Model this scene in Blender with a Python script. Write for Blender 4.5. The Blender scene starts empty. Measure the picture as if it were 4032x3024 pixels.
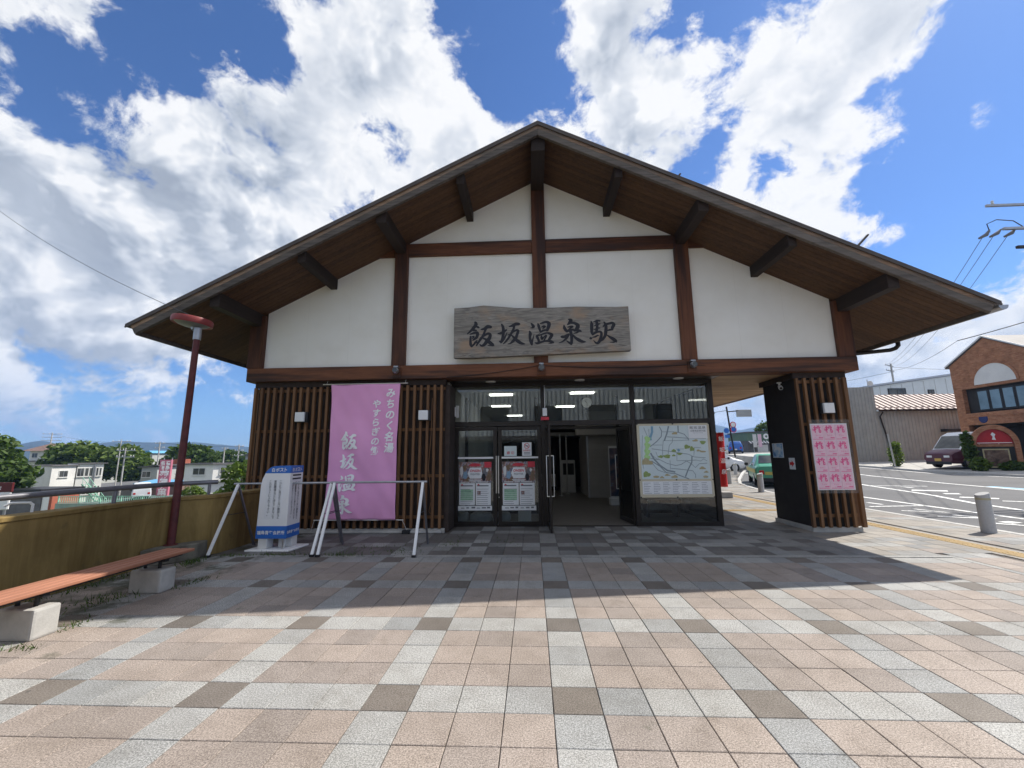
import bpy, bmesh, math, random
import numpy as np
from mathutils import Vector, Matrix, noise
R = math.radians
S = bpy.context.scene
C = S.collection

# ------------------------------------------------------------------ camera
cam_d = bpy.data.cameras.new('camera')
cam = bpy.data.objects.new('camera', cam_d); C.objects.link(cam)
cam_d.sensor_width = 36.0; cam_d.lens = 14.658
cam_d.clip_start = 0.05; cam_d.clip_end = 20000
def cam_matrix(pos, pitch, yaw, roll):
    cy, sy, cp, sp = math.cos(yaw), math.sin(yaw), math.cos(pitch), math.sin(pitch)
    f = Vector((sy*cp, cy*cp, sp)); r = Vector((cy, -sy, 0)); u = r.cross(f)
    cr, sr = math.cos(roll), math.sin(roll)
    r2 = cr*r + sr*u; u2 = -sr*r + cr*u
    m = Matrix((r2, u2, -f)).transposed().to_4x4(); m.translation = pos
    return m
cam.matrix_world = cam_matrix(Vector((-0.098, -2.831, 1.551)), 0.16766, -0.04736, -0.01055)
S.camera = cam

# ------------------------------------------------------------------ sun, sky, exposure
SUN = Vector((0.775, 0.42, 1.0)).normalized()
sun_d = bpy.data.lights.new('sun', 'SUN'); sun_d.energy = 5.0; sun_d.angle = R(0.53); sun_d.color = (1.0, 0.945, 0.86)
sun = bpy.data.objects.new('sun', sun_d); C.objects.link(sun)
sun.rotation_euler = SUN.to_track_quat('Z', 'Y').to_euler(); sun.location = (30, 16, 40)
S.view_settings.view_transform = 'Standard'; S.view_settings.look = 'None'
S.view_settings.gamma = 1.0; S.view_settings.use_curve_mapping = False
S.view_settings.exposure = 0.42
S.render.engine = 'CYCLES'
S.cycles.max_bounces = 8; S.cycles.transparent_max_bounces = 16; S.cycles.glossy_bounces = 4
S.cycles.diffuse_bounces = 4; S.cycles.volume_bounces = 0
S.cycles.use_denoising = True
S.cycles.caustics_reflective = False; S.cycles.caustics_refractive = False
S.cycles.sample_clamp_indirect = 6.0

W = bpy.data.worlds.new('World'); S.world = W; W.use_nodes = True
def world_sky():
    nt = W.node_tree; N = nt.nodes; L = nt.links
    for n in list(N): N.remove(n)
    def nd(t, **k):
        n = N.new(t)
        for a, b in k.items(): setattr(n, a, b)
        return n
    def sock(n, i, v):
        if isinstance(v, (int, float, tuple)): n.inputs[i].default_value = v
        else: L.new(v, n.inputs[i])
    def m(op, a, b=None, c=None, clamp=False):
        n = nd('ShaderNodeMath', operation=op, use_clamp=clamp)
        for i, v in enumerate((a, b, c)):
            if v is not None: sock(n, i, v)
        return n.outputs[0]
    def vm(op, a, b=None, scale=None):
        n = nd('ShaderNodeVectorMath', operation=op)
        sock(n, 0, a)
        if b is not None: sock(n, 1, b)
        if scale is not None: sock(n, 3, scale)
        return n.outputs['Value'] if op == 'DOT_PRODUCT' else n.outputs[0]
    def sstep(v, a, b, lo=0.0, hi=1.0):
        n = nd('ShaderNodeMapRange', interpolation_type='SMOOTHSTEP')
        sock(n, 0, v); sock(n, 1, a); sock(n, 2, b); sock(n, 3, lo); sock(n, 4, hi)
        return n.outputs[0]
    def fbm(vec, scale, detail, rough, dist=0.0):
        n = nd('ShaderNodeTexNoise'); sock(n, 'Vector', vec)
        n.inputs['Scale'].default_value = scale; n.inputs['Detail'].default_value = detail
        n.inputs['Roughness'].default_value = rough; n.inputs['Distortion'].default_value = dist
        return n.outputs['Fac']
    def mix(f, a, b):
        n = nd('ShaderNodeMix', data_type='RGBA'); sock(n, 0, f); sock(n, 6, a); sock(n, 7, b)
        return n.outputs[2]
    sky = nd('ShaderNodeTexSky', sky_type='NISHITA', sun_disc=False)
    sky.sun_elevation = math.asin(SUN.z); sky.sun_rotation = math.atan2(SUN.x, SUN.y)
    sky.altitude = 100; sky.air_density = 1.0; sky.dust_density = 0.25; sky.ozone_density = 3.0
    d = nd('ShaderNodeTexCoord').outputs['Generated']
    sp = nd('ShaderNodeSeparateXYZ'); L.new(d, sp.inputs[0])
    z = m('MAXIMUM', sp.outputs[2], 0.0)
    zz = m('ADD', z, 0.13)
    cb = nd('ShaderNodeCombineXYZ')
    L.new(m('DIVIDE', sp.outputs[0], zz), cb.inputs[0]); L.new(m('DIVIDE', sp.outputs[1], zz), cb.inputs[1])
    p = cb.outputs[0]
    # clouds on a flat layer overhead, coverage varies over the sky
    sq = vm('MULTIPLY', d, (1.0, 1.0, 1.3))
    wob = nd('ShaderNodeTexNoise'); sock(wob, 'Vector', sq); wob.inputs['Scale'].default_value = 5.0; wob.inputs['Detail'].default_value = 3.0
    wv = vm('SCALE', vm('SUBTRACT', wob.outputs['Color'], (0.5, 0.5, 0.5)), None, 0.10)
    sw = vm('ADD', sq, wv)
    def cloud(vec, det):
        a_ = fbm(vec, 4.0, det, 0.58); b_ = fbm(vec, 12.0, det, 0.64)
        return m('ADD', m('MULTIPLY', a_, 0.55), m('MULTIPLY', b_, 0.45))
    n1 = cloud(sw, 11.0)
    ns = cloud(sw, 3.0)
    n2 = cloud(vm('ADD', sw, (SUN.x*0.035, SUN.y*0.035, SUN.z*0.06)), 3.0)
    nlow = fbm(sw, 2.4, 2.0, 0.5)
    mask = 0.052
    for (v, r, w) in SKY_MASKS:
        dt = vm('DOT_PRODUCT', d, v)
        mask = m('ADD', mask, sstep(dt, math.cos(R(r)), math.cos(R(r*0.15)), 0.0, w))
    cov = m('ADD', m('ADD', m('MULTIPLY', m('SUBTRACT', n1, 0.5), 1.3), 0.5), mask)
    dens = sstep(cov, 0.465, 0.575)
    body = m('ADD', m('MULTIPLY', nlow, 0.55), m('MULTIPLY', m('ADD', ns, mask), 0.45))
    for (v, r, w) in SKY_THICK:   # the deep cloud bank over the town on the left
        body = m('ADD', body, sstep(vm('DOT_PRODUCT', d, v), math.cos(R(r)), math.cos(R(r*0.15)), 0.0, w))
    thick = sstep(body, 0.47, 0.64)
    rel = m('SUBTRACT', ns, n2)
    lit = m('ADD', m('MULTIPLY', rel, 4.0), 0.48)
    fine = m('MULTIPLY', m('SUBTRACT', n1, ns), 1.8)
    shade = m('MULTIPLY', thick, m('SUBTRACT', 1.1, lit))
    shade = m('ADD', shade, m('MULTIPLY', m('SUBTRACT', 0.5, lit), 0.55))
    shade = m('SUBTRACT', shade, fine, None, True)
    shade = m('MULTIPLY', shade, m('ADD', 0.30, m('MULTIPLY', fbm(sw, 7.0, 5.0, 0.6), 0.80)))
    cr = nd('ShaderNodeValToRGB'); sock(cr, 0, shade); e = cr.color_ramp.elements
    e[0].position = 0.0; e[0].color = (0.80, 0.80, 0.80, 1); e[1].position = 1.0; e[1].color = (0.23, 0.265, 0.325, 1)
    k = e.new(0.2); k.color = (0.63, 0.655, 0.69, 1); k = e.new(0.55); k.color = (0.42, 0.46, 0.52, 1)
    col = vm('SCALE', cr.outputs[0], None, 9.6)
    # far clouds near the horizon sink into the air
    hz = sstep(z, 0.0, 0.20)
    col = mix(hz, mix(0.5, col, (4.0, 5.2, 7.0, 1)), col)
    dens = m('MULTIPLY', dens, sstep(z, 0.0, 0.06, 0.6, 0.97))
    skyc = nd('ShaderNodeMix', data_type='RGBA', blend_type='MULTIPLY'); skyc.inputs[0].default_value = 1.0
    L.new(sky.outputs[0], skyc.inputs[6]); skyc.inputs[7].default_value = (0.58, 0.78, 1.08, 1)
    out = mix(dens, skyc.outputs[2], col)
    bg = nd('ShaderNodeBackground'); L.new(out, bg.inputs[0]); bg.inputs[1].default_value = 0.10
    wo = nd('ShaderNodeOutputWorld'); L.new(bg.outputs[0], wo.inputs[0])
SKY_THICK = [
 ((-0.710, 0.592, 0.381), 24, 0.09), ((-0.562, 0.734, 0.381), 16, 0.06), ((-0.773, 0.588, 0.238), 14, 0.05), 
]
SKY_MASKS = [  # direction, angular radius in degrees, more (+) or less (-) cloud
 ((-0.515, 0.532, 0.672), 9, -0.13),
 ((-0.623, 0.473, 0.623), 10, -0.13),
 ((-0.710, 0.471, 0.523), 8, -0.1),
 ((-0.692, 0.525, 0.496), 9, -0.16),
 ((-0.502, 0.695, 0.515), 7, -0.12),
 ((-0.267, 0.729, 0.631), 5, -0.11),
 ((-0.028, 0.631, 0.775), 10, -0.15),
 ((0.013, 0.698, 0.716), 8, -0.11),
 ((0.358, 0.616, 0.702), 11, -0.16),
 ((0.402, 0.721, 0.565), 7, -0.11),
 ((0.611, 0.551, 0.568), 15, -0.16),
 ((0.683, 0.591, 0.429), 15, -0.16),
 ((0.696, 0.670, 0.258), 7, -0.06),
 ((-0.775, 0.623, 0.104), 14, -0.09),
 ((-0.643, 0.759, 0.104), 14, -0.09),
 ((-0.361, 0.625, 0.693), 18, 0.07),
 ((-0.686, 0.613, 0.392), 22, 0.12),
 ((-0.285, 0.794, 0.537), 16, 0.09),
 ((0.226, 0.672, 0.706), 9, 0.1),
 ((0.501, 0.610, 0.614), 10, 0.15),
 ((0.479, 0.720, 0.502), 12, 0.12),
 ((0.595, 0.670, 0.443), 8, 0.13),
 ((-0.776, 0.574, 0.263), 16, 0.1),
 ((-0.123, 0.704, 0.699), 9, 0.07),
 ((-0.754, 0.498, 0.427), 12, 0.08),
 ((0.734, 0.639, 0.229), 10, 0.1),
 ((0.649, 0.748, 0.138), 10, 0.1),
 ((0.097, 0.637, 0.765), 6, 0.11),
 ((0.665, 0.570, 0.482), 4, 0.1),
 ((0.560, 0.531, 0.637), 5, 0.1),
 ((0.668, 0.528, 0.524), 6, 0.09),
 ((-0.672, 0.452, 0.587), 8, 0.06),
]
world_sky()
W.cycles.sampling_method = 'MANUAL'; W.cycles.sample_map_resolution = 512

# ------------------------------------------------------------------ helpers
rng = random.Random(7)
def link(o, parent=None):
    C.objects.link(o)
    if parent is not None: o.parent = parent
    return o
def tag(o, label=None, cat=None, group=None, kind=None):
    if label: o['label'] = label
    if cat: o['category'] = cat
    if group: o['group'] = group
    if kind: o['kind'] = kind
    return o
def empty(name, loc=(0, 0, 0), rz=0.0, label=None, cat=None, group=None, parent=None):
    o = bpy.data.objects.new(name, None); o.empty_display_size = 0.2
    o.location = loc; o.rotation_euler = (0, 0, rz)
    link(o, parent); return tag(o, label, cat, group)
class MB:
    def __init__(s): s.v = []; s.f = []; s.mi = []
    def add(s, v, f, mi=0):
        b = len(s.v); s.v += [tuple(p) for p in v]; s.f += [tuple(i+b for i in q) for q in f]; s.mi += [mi]*len(f); return s
    def box(s, x0, x1, y0, y1, z0, z1, mi=0):
        v = [(x, y, z) for z in (z0, z1) for y in (y0, y1) for x in (x0, x1)]
        return s.add(v, [(0, 2, 3, 1), (4, 5, 7, 6), (0, 1, 5, 4), (2, 6, 7, 3), (0, 4, 6, 2), (1, 3, 7, 5)], mi)
    def obox(s, c, size, rot=None, mi=0):
        a, b, d = (q/2 for q in size); M = rot if rot is not None else Matrix.Identity(3); c = Vector(c)
        v = [c + M @ Vector((x, y, z)) for z in (-d, d) for y in (-b, b) for x in (-a, a)]
        return s.add(v, [(0, 2, 3, 1), (4, 5, 7, 6), (0, 1, 5, 4), (2, 6, 7, 3), (0, 4, 6, 2), (1, 3, 7, 5)], mi)
    def prism(s, pts, d0, d1, axis='y', mi=0):
        # polygon in the plane normal to axis (given as 2-tuples), extruded d0..d1
        def P(a, b, d): return {'y': (a, d, b), 'x': (d, a, b), 'z': (a, b, d)}[axis]
        n = len(pts); v = [P(a, b, d0) for a, b in pts] + [P(a, b, d1) for a, b in pts]
        f = [tuple(range(n)), tuple(range(2*n-1, n-1, -1))] + [(i, (i+1) % n + 0, (i+1) % n + n, i+n) for i in range(n)]
        f = [tuple(reversed(q)) if axis == 'x' else q for q in f]
        return s.add(v, f, mi)
    def beam(s, a, b, w, h, up=(0, 0, 1), mi=0):
        a, b = Vector(a), Vector(b); t = (b-a); ln = t.length; t = t.normalized()
        u = Vector(up)
        if abs(t.dot(u)) > 0.98: u = Vector((0, 1, 0))
        x = t.cross(u).normalized(); y = x.cross(t)
        M = Matrix((x, t, y)).transposed()
        return s.obox((a+b)/2, (w, ln, h), M, mi)
    def tube(s, pts, r, n=8, cap=True, mi=0):
        pts = [Vector(p) for p in pts]; rs = r if isinstance(r, (list, tuple)) else [r]*len(pts)
        rings = []; prev = None
        for i, p in enumerate(pts):
            t = ((pts[min(i+1, len(pts)-1)]-p).normalized() + (p-pts[max(i-1, 0)]).normalized())
            t = t.normalized() if t.length > 1e-6 else Vector((0, 0, 1))
            if prev is None:
                u = Vector((0, 0, 1)) if abs(t.z) < 0.9 else Vector((1, 0, 0)); prev = t.cross(u).normalized()
            x = (prev - t*prev.dot(t)).normalized(); prev = x; y = t.cross(x)
            rings.append([p + rs[i]*(math.cos(2*math.pi*k/n)*x + math.sin(2*math.pi*k/n)*y) for k in range(n)])
        v = [q for rg in rings for q in rg]; f = []
        for i in range(len(pts)-1):
            for k in range(n): f.append((i*n+k, i*n+(k+1) % n, (i+1)*n+(k+1) % n, (i+1)*n+k))
        if cap: f += [tuple(range(n-1, -1, -1)), tuple(range((len(pts)-1)*n, len(pts)*n))]
        return s.add(v, f, mi)
    def lathe(s, prof, c=(0, 0, 0), n=20, mi=0, axis='z'):
        def P(r, h, k):
            a = 2*math.pi*k/n; x, y = r*math.cos(a), r*math.sin(a)
            q = {'z': (x, y, h), 'y': (x, h, -y), 'x': (h, x, y)}[axis]
            return (c[0]+q[0], c[1]+q[1], c[2]+q[2])
        v = [P(r, h, k) for r, h in prof for k in range(n)]; f = []
        for i in range(len(prof)-1):
            for k in range(n): f.append((i*n+k, i*n+(k+1) % n, (i+1)*n+(k+1) % n, (i+1)*n+k))
        f += [tuple(range(n-1, -1, -1)), tuple(range((len(prof)-1)*n, len(prof)*n))]
        return s.add(v, f, mi)
    def mesh(s, name, mats, bevel=0.0, smooth=False, seg=1):
        me = bpy.data.meshes.new(name); me.from_pydata(s.v, [], s.f)
        mats = mats if isinstance(mats, (list, tuple)) else [mats]
        for m_ in mats: me.materials.append(m_)
        if any(s.mi): me.polygons.foreach_set('material_index', s.mi)
        bm = bmesh.new(); bm.from_mesh(me)
        bmesh.ops.recalc_face_normals(bm, faces=bm.faces)
        if bevel > 0:
            es = [e for e in bm.edges if len(e.link_faces) == 2 and e.calc_face_angle(0) > 0.5]
            bmesh.ops.bevel(bm, geom=es, offset=bevel, segments=seg, affect='EDGES', profile=0.6)
        bm.to_mesh(me); bm.free()
        if smooth:
            me.polygons.foreach_set('use_smooth', [True]*len(me.polygons))
            try: me.set_sharp_from_angle(angle=R(38))
            except Exception: pass
        me.update(); return me
    def build(s, name, mats, parent=None, bevel=0.0, smooth=False, loc=None, seg=1):
        o = bpy.data.objects.new(name, s.mesh(name, mats, bevel, smooth, seg))
        if loc is not None: o.location = loc
        return link(o, parent)
def struct(o): o['kind'] = 'structure'; return o
def inst(src, loc, parent=None, rz=0.0, name=None):
    o = src.copy(); o.location = loc
    if rz: o.rotation_euler = (0, 0, rz)
    link(o); o.parent = parent; return o
def copy_tree(o, parent=None):
    c = o.copy(); link(c); c.parent = parent
    for ch in list(o.children): copy_tree(ch, c)
    return c

# ------------------------------------------------------------------ procedural materials
class NT:
    def __init__(s, name):
        s.m = bpy.data.materials.new(name); s.m.use_nodes = True; s.t = s.m.node_tree
        s.b = s.t.nodes['Principled BSDF']; s.o = s.t.nodes['Material Output']
    def n(s, t, **k):
        n = s.t.nodes.new(t)
        for a, b in k.items(): setattr(n, a, b)
        return n
    def set(s, n, i, v):
        if isinstance(v, bpy.types.NodeSocket): s.t.links.new(v, n.inputs[i])
        else: n.inputs[i].default_value = v
    def coord(s, kind='Object', scale=(1, 1, 1), rot=(0, 0, 0)):
        m = s.n('ShaderNodeMapping'); m.inputs['Scale'].default_value = scale; m.inputs['Rotation'].default_value = rot
        if kind == 'World': s.t.links.new(s.n('ShaderNodeNewGeometry').outputs['Position'], m.inputs[0])
        else: s.t.links.new(s.n('ShaderNodeTexCoord').outputs[kind], m.inputs[0])
        return m.outputs[0]
    def noise(s, vec, scale, detail=4, rough=0.55, dist=0.0):
        n = s.n('ShaderNodeTexNoise'); s.set(n, 'Vector', vec); s.set(n, 'Scale', scale); s.set(n, 'Detail', detail)
        s.set(n, 'Roughness', rough); s.set(n, 'Distortion', dist); return n.outputs['Fac']
    def ramp(s, f, stops):
        n = s.n('ShaderNodeValToRGB'); s.set(n, 0, f); e = n.color_ramp.elements
        while len(e) < len(stops): e.new(0.5)
        for i, (p, c) in enumerate(stops):
            e[i].position = p; e[i].color = (*c, 1) if len(c) == 3 else c
        return n.outputs[0]
    def mix(s, f, a, b, mode='MIX'):
        n = s.n('ShaderNodeMix', data_type='RGBA', blend_type=mode); s.set(n, 0, f)
        s.set(n, 6, a if not isinstance(a, tuple) or len(a) == 4 else (*a, 1)); s.set(n, 7, b if not isinstance(b, tuple) or len(b) == 4 else (*b, 1))
        return n.outputs[2]
    def math(s, op, a, b=0.5, clamp=False):
        n = s.n('ShaderNodeMath', operation=op, use_clamp=clamp); s.set(n, 0, a); s.set(n, 1, b); return n.outputs[0]
    def bump(s, h, strength=0.3, dist=0.01):
        n = s.n('ShaderNodeBump'); s.set(n, 'Height', h); s.set(n, 'Strength', strength); s.set(n, 'Distance', dist)
        s.t.links.new(n.outputs[0], s.b.inputs['Normal'])
    def rnd(s):
        a = s.n('ShaderNodeNewGeometry').outputs['Random Per Island']; b = s.n('ShaderNodeObjectInfo').outputs['Random']
        return s.math('FRACT', s.math('ADD', a, b))
    def fin(s, col, rough=0.6, metal=0.0, spec=0.5):
        s.set(s.b, 'Base Color', (*col, 1) if isinstance(col, tuple) and len(col) == 3 else col)
        s.set(s.b, 'Roughness', rough); s.set(s.b, 'Metallic', metal); s.set(s.b, 'Specular IOR Level', spec)
        return s.m
def lay_chars(s_, x, z, w, h, off, y, mat, parent, post=None, name='character'):
    n = len(s_)
    for i, ch in enumerate(s_):
        mb = MB(); lay(mb, ch, x+w*i/n, z, w/n*.93, h, off, y)
        (post(mb) if post else mb).build(name, mat, parent)
def sc(c, k): return tuple(min(1, x*k) for x in c)
def plain(name, col, rough=0.6, var=0.12, scale=3.0, metal=0.0, bump=0.0, bscale=60, spec=0.4, kind='World'):
    t = NT(name); v = t.coord(kind)
    c = t.ramp(t.noise(v, scale, 6, 0.6), [(0.3, sc(col, 1-var)), (0.7, sc(col, 1+var))])
    if bump: t.bump(t.noise(v, bscale, 4), bump, 0.01)
    return t.fin(c, rough, metal, spec)
def wood(name, dark, light, axis='x', scale=1.0, rough=0.65, stretch=14, weather=None):
    t = NT(name); s_ = [9*scale]*3; s_['xyz'.index(axis)] = 9*scale/stretch
    v = t.coord('World', tuple(s_)); r_ = t.rnd()
    g = t.noise(v, 2.2, 7, 0.62, 1.2); blot = t.noise(t.coord('World', (0.9, 0.9, 0.9)), 1.2, 3)
    f = t.math('ADD', t.math('MULTIPLY', g, 0.75), t.math('MULTIPLY', blot, 0.35))
    f = t.math('ADD', f, t.math('MULTIPLY', t.math('SUBTRACT', r_, 0.5), 0.22))
    c = t.ramp(f, [(0.32, dark), (0.78, light)])
    if weather:
        c = t.mix(t.ramp(t.noise(t.coord('World', tuple(x*0.4 for x in s_)), 1.6, 4), [(0.45, (0, 0, 0)), (0.62, (1, 1, 1))]), c, weather)
    t.bump(g, 0.25, 0.004)
    return t.fin(c, rough, 0, 0.3)
def paver(name, dark, mid, light, island=True):
    t = NT(name); v = t.coord('World')
    sp = t.noise(v, 105, 2, 0.75)
    c = t.ramp(sp, [(0.36, dark), (0.5, mid), (0.63, light)])
    sp2 = t.noise(v, 260, 1, 0.5)
    c = t.mix(0.35, c, t.ramp(sp2, [(0.35, sc(dark, 0.7)), (0.62, sc(light, 1.1))]))
    r_ = t.rnd()
    c = t.mix(1.0, c, t.ramp(r_, [(0.0, (0.74, 0.75, 0.76)), (0.5, (0.92, 0.91, 0.90)), (1.0, (1.0, 0.985, 0.96))]), 'MULTIPLY')
    st = t.ramp(t.noise(v, 0.55, 5, 0.6), [(0.35, (0.80, 0.79, 0.77)), (0.62, (1, 1, 1))])
    c = t.mix(1.0, c, st, 'MULTIPLY')
    bl = t.ramp(t.noise(v, 4.5, 5, 0.62), [(0.3, (0.86, 0.85, 0.84)), (0.55, (1, 1, 1))])
    c = t.mix(1.0, c, bl, 'MULTIPLY')
    # moss and grime collect along the parapet and the building's left wall
    sx = t.n('ShaderNodeSeparateXYZ'); t.t.links.new(v, sx.inputs[0])
    mk = t.n('ShaderNodeMapRange', interpolation_type='SMOOTHSTEP'); t.set(mk, 0, sx.outputs[0]); t.set(mk, 1, -3.2); t.set(mk, 2, -5.4); t.set(mk, 3, 0.0); t.set(mk, 4, 0.22)
    mz = t.math('ADD', t.noise(v, 2.6, 6, 0.65), mk.outputs[0])
    c = t.mix(t.ramp(mz, [(0.66, (0, 0, 0)), (0.78, (0.8, 0.8, 0.8))]), c, (0.055, 0.06, 0.035))
    vo = t.n('ShaderNodeTexVoronoi'); t.set(vo, 'Vector', v); t.set(vo, 'Scale', 1.7)
    c = t.mix(t.ramp(vo.outputs['Distance'], [(0.018, (0.75, 0.75, 0.75)), (0.030, (0, 0, 0))]), c, (0.07, 0.065, 0.06))
    vs = t.ramp(t.noise(v, 1.7, 7, 0.7, 0.6), [(0.60, (1, 1, 1)), (0.74, (0.70, 0.68, 0.65))])
    c = t.mix(1.0, c, vs, 'MULTIPLY')
    t.bump(sp, 0.25, 0.0025)
    return t.fin(c, 0.72, 0, 0.35)
M = {}
M['pave_pink'] = paver('paver_pink', (0.132, 0.109, 0.095), (0.322, 0.272, 0.238), (0.53, 0.46, 0.41))
M['pave_white'] = paver('paver_white', (0.11, 0.111, 0.109), (0.325, 0.328, 0.32), (0.57, 0.572, 0.56))
M['pave_brown'] = paver('paver_brown', (0.078, 0.068, 0.058), (0.165, 0.145, 0.125), (0.28, 0.25, 0.225))
M['pave_grey'] = paver('paver_grey', (0.12, 0.12, 0.118), (0.245, 0.245, 0.24), (0.40, 0.40, 0.39))
M['pave_beige'] = paver('paver_beige', (0.16, 0.145, 0.125), (0.31, 0.285, 0.25), (0.47, 0.44, 0.40))
M['pave_dark'] = paver('paver_dark', (0.075, 0.07, 0.068), (0.145, 0.135, 0.13), (0.24, 0.225, 0.215))
M['joint'] = plain('joint_mortar', (0.105, 0.092, 0.082), 0.9, 0.3, 6)
M['kerb'] = plain('kerb_stone', (0.46, 0.45, 0.43), 0.8, 0.12, 9, bump=0.2)
M['asphalt'] = None
def asphalt():
    t = NT('asphalt'); v = t.coord('World')
    a = t.noise(v, 90, 3, 0.7); b = t.noise(v, 0.35, 5, 0.6); 
    c = t.ramp(a, [(0.3, (0.095, 0.096, 0.10)), (0.7, (0.175, 0.175, 0.18))])
    c = t.mix(1.0, c, t.ramp(b, [(0.3, (0.72, 0.72, 0.72)), (0.65, (1, 1, 1))]), 'MULTIPLY')
    t.bump(a, 0.3, 0.004); return t.fin(c, 0.85, 0, 0.3)
M['asphalt'] = asphalt()
def worn_paint(name, col):
    t = NT(name); v = t.coord('World')
    w = t.ramp(t.noise(v, 9, 6, 0.7), [(0.34, (0.3, 0.3, 0.3)), (0.5, (1, 1, 1))])
    return t.fin(t.mix(1.0, (*col, 1), w, 'MULTIPLY'), 0.7, 0, 0.3)
M['roadpaint'] = worn_paint('road_paint', (0.80, 0.80, 0.78))
M['roadblue'] = worn_paint('road_paint_blue', (0.30, 0.52, 0.68))
M['tactile'] = plain('tactile_yellow', (0.44, 0.31, 0.14), 0.75, 0.2, 5)
def plaster():
    t = NT('plaster_white'); v = t.coord('World')
    c = t.ramp(t.noise(v, 0.8, 8, 0.68), [(0.28, (0.80, 0.775, 0.70)), (0.42, (0.845, 0.825, 0.755)), (0.65, (0.89, 0.875, 0.815))])
    t.bump(t.noise(v, 70, 5, 0.6), 0.22, 0.004); return t.fin(c, 0.85, 0, 0.25)
M['plaster'] = plaster()
M['timber_x'] = wood('timber_beam', (0.055, 0.020, 0.011), (0.20, 0.078, 0.036), 'x', weather=(0.05, 0.026, 0.019))
M['timber_z'] = wood('timber_post', (0.050, 0.019, 0.011), (0.165, 0.064, 0.031), 'z', weather=(0.048, 0.023, 0.017))
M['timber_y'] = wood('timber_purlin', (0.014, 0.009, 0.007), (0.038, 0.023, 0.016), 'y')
M['soffit'] = wood('soffit_board', (0.045, 0.021, 0.010), (0.125, 0.064, 0.028), 'x', 1.0)
M['porchboard'] = wood('porch_board', (0.30, 0.185, 0.10), (0.58, 0.40, 0.245), 'x', 1.0)
M['barge'] = wood('barge_board_weathered', (0.045, 0.036, 0.030), (0.185, 0.158, 0.135), 'x', 0.9, stretch=20)
M['bargebrown'] = wood('barge_strip', (0.13, 0.078, 0.048), (0.40, 0.265, 0.175), 'x', 0.8, weather=(0.16, 0.13, 0.105))
M['roofmetal'] = plain('roof_metal', (0.085, 0.07, 0.06), 0.5, 0.2, 5, 0.3)
M['slat'] = wood('cedar_slat', (0.095, 0.046, 0.021), (0.235, 0.122, 0.056), 'z', 1.6, stretch=18)
M['slatback'] = plain('slat_backing', (0.042, 0.028, 0.022), 0.8, 0.25, 6)
M['pillarside'] = plain('pillar_dark_cladding', (0.022, 0.019, 0.018), 0.75, 0.25, 5)
M['bronze'] = plain('bronze_frame', (0.035, 0.029, 0.025), 0.38, 0.2, 6, 0.5)
M['steel'] = plain('steel_brushed', (0.62, 0.61, 0.58), 0.28, 0.08, 12, 0.95)
M['galv'] = plain('galvanised', (0.40, 0.41, 0.43), 0.42, 0.15, 9, 0.8)
M['railgrey'] = plain('rail_grey', (0.20, 0.20, 0.22), 0.4, 0.15, 9, 0.6)
M['white'] = plain('white_paint', (0.80, 0.80, 0.79), 0.45, 0.03, 4)
M['offwhite'] = plain('off_white', (0.66, 0.655, 0.63), 0.6, 0.06, 5)
M['paper'] = plain('paper', (0.76, 0.77, 0.77), 0.7, 0.03, 6)
M['black'] = plain('black_plastic', (0.018, 0.018, 0.02), 0.45, 0.15, 6)
M['ink'] = plain('ink', (0.016, 0.016, 0.022), 0.6, 0.2, 30)
M['inkgrey'] = plain('ink_grey', (0.16, 0.165, 0.18), 0.7, 0.1, 20)
M['concrete'] = plain('concrete', (0.42, 0.41, 0.385), 0.88, 0.22, 3.5, bump=0.25, bscale=45)
M['concdark'] = plain('concrete_mossy', (0.13, 0.12, 0.095), 0.92, 0.4, 5, bump=0.3, bscale=40)
def yellow_wall():
    t = NT('yellow_wall'); v = t.coord('World')
    c = t.ramp(t.noise(v, 0.9, 6, 0.65), [(0.3, (0.20, 0.138, 0.05)), (0.7, (0.315, 0.222, 0.085))])
    sv = t.coord('World', (2.2, 2.2, 0.32))
    st = t.ramp(t.noise(sv, 1.3, 7, 0.7, 0.5), [(0.36, (0.42, 0.36, 0.25)), (0.60, (1, 1, 1))])
    c = t.mix(0.7, c, t.mix(1.0, c, st, 'MULTIPLY'))
    mz = t.noise(v, 3.1, 6, 0.65)
    c = t.mix(t.ramp(mz, [(0.62, (0, 0, 0)), (0.74, (0.6, 0.6, 0.6))]), c, (0.085, 0.07, 0.035))
    t.bump(t.noise(v, 55, 4), 0.3, 0.006); return t.fin(c, 0.88, 0, 0.2)
M['yellow'] = yellow_wall()
M['lampred'] = plain('lamp_red', (0.22, 0.035, 0.033), 0.5, 0.2, 6)
M['polered'] = plain('pole_maroon', (0.095, 0.020, 0.021), 0.55, 0.35, 9)
M['lampglass'] = plain('lamp_diffuser', (0.17, 0.18, 0.18), 0.4, 0.1, 5)
M['benchwood'] = wood('bench_board', (0.25, 0.105, 0.062), (0.40, 0.18, 0.11), 'y', 1.2, 0.7)
def banner_pink():
    t = NT('banner_pink'); v = t.coord('World')
    c = t.ramp(t.noise(v, 1.3, 5, 0.6), [(0.3, (0.78, 0.36, 0.61)), (0.7, (0.86, 0.42, 0.69))])
    t.bump(t.noise(v, 160, 2), 0.15, 0.002); return t.fin(c, 0.8, 0, 0.2)
M['banner'] = banner_pink()
M['bannertext'] = plain('banner_lettering', (0.93, 0.92, 0.93), 0.8, 0.03, 8)
M['blue'] = plain('post_blue', (0.030, 0.145, 0.50), 0.45, 0.08, 5)
M['posterpink'] = plain('poster_pink', (0.80, 0.52, 0.62), 0.6, 0.06, 14)
M['magenta'] = plain('poster_magenta', (0.76, 0.06, 0.25), 0.6, 0.15, 30)
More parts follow.
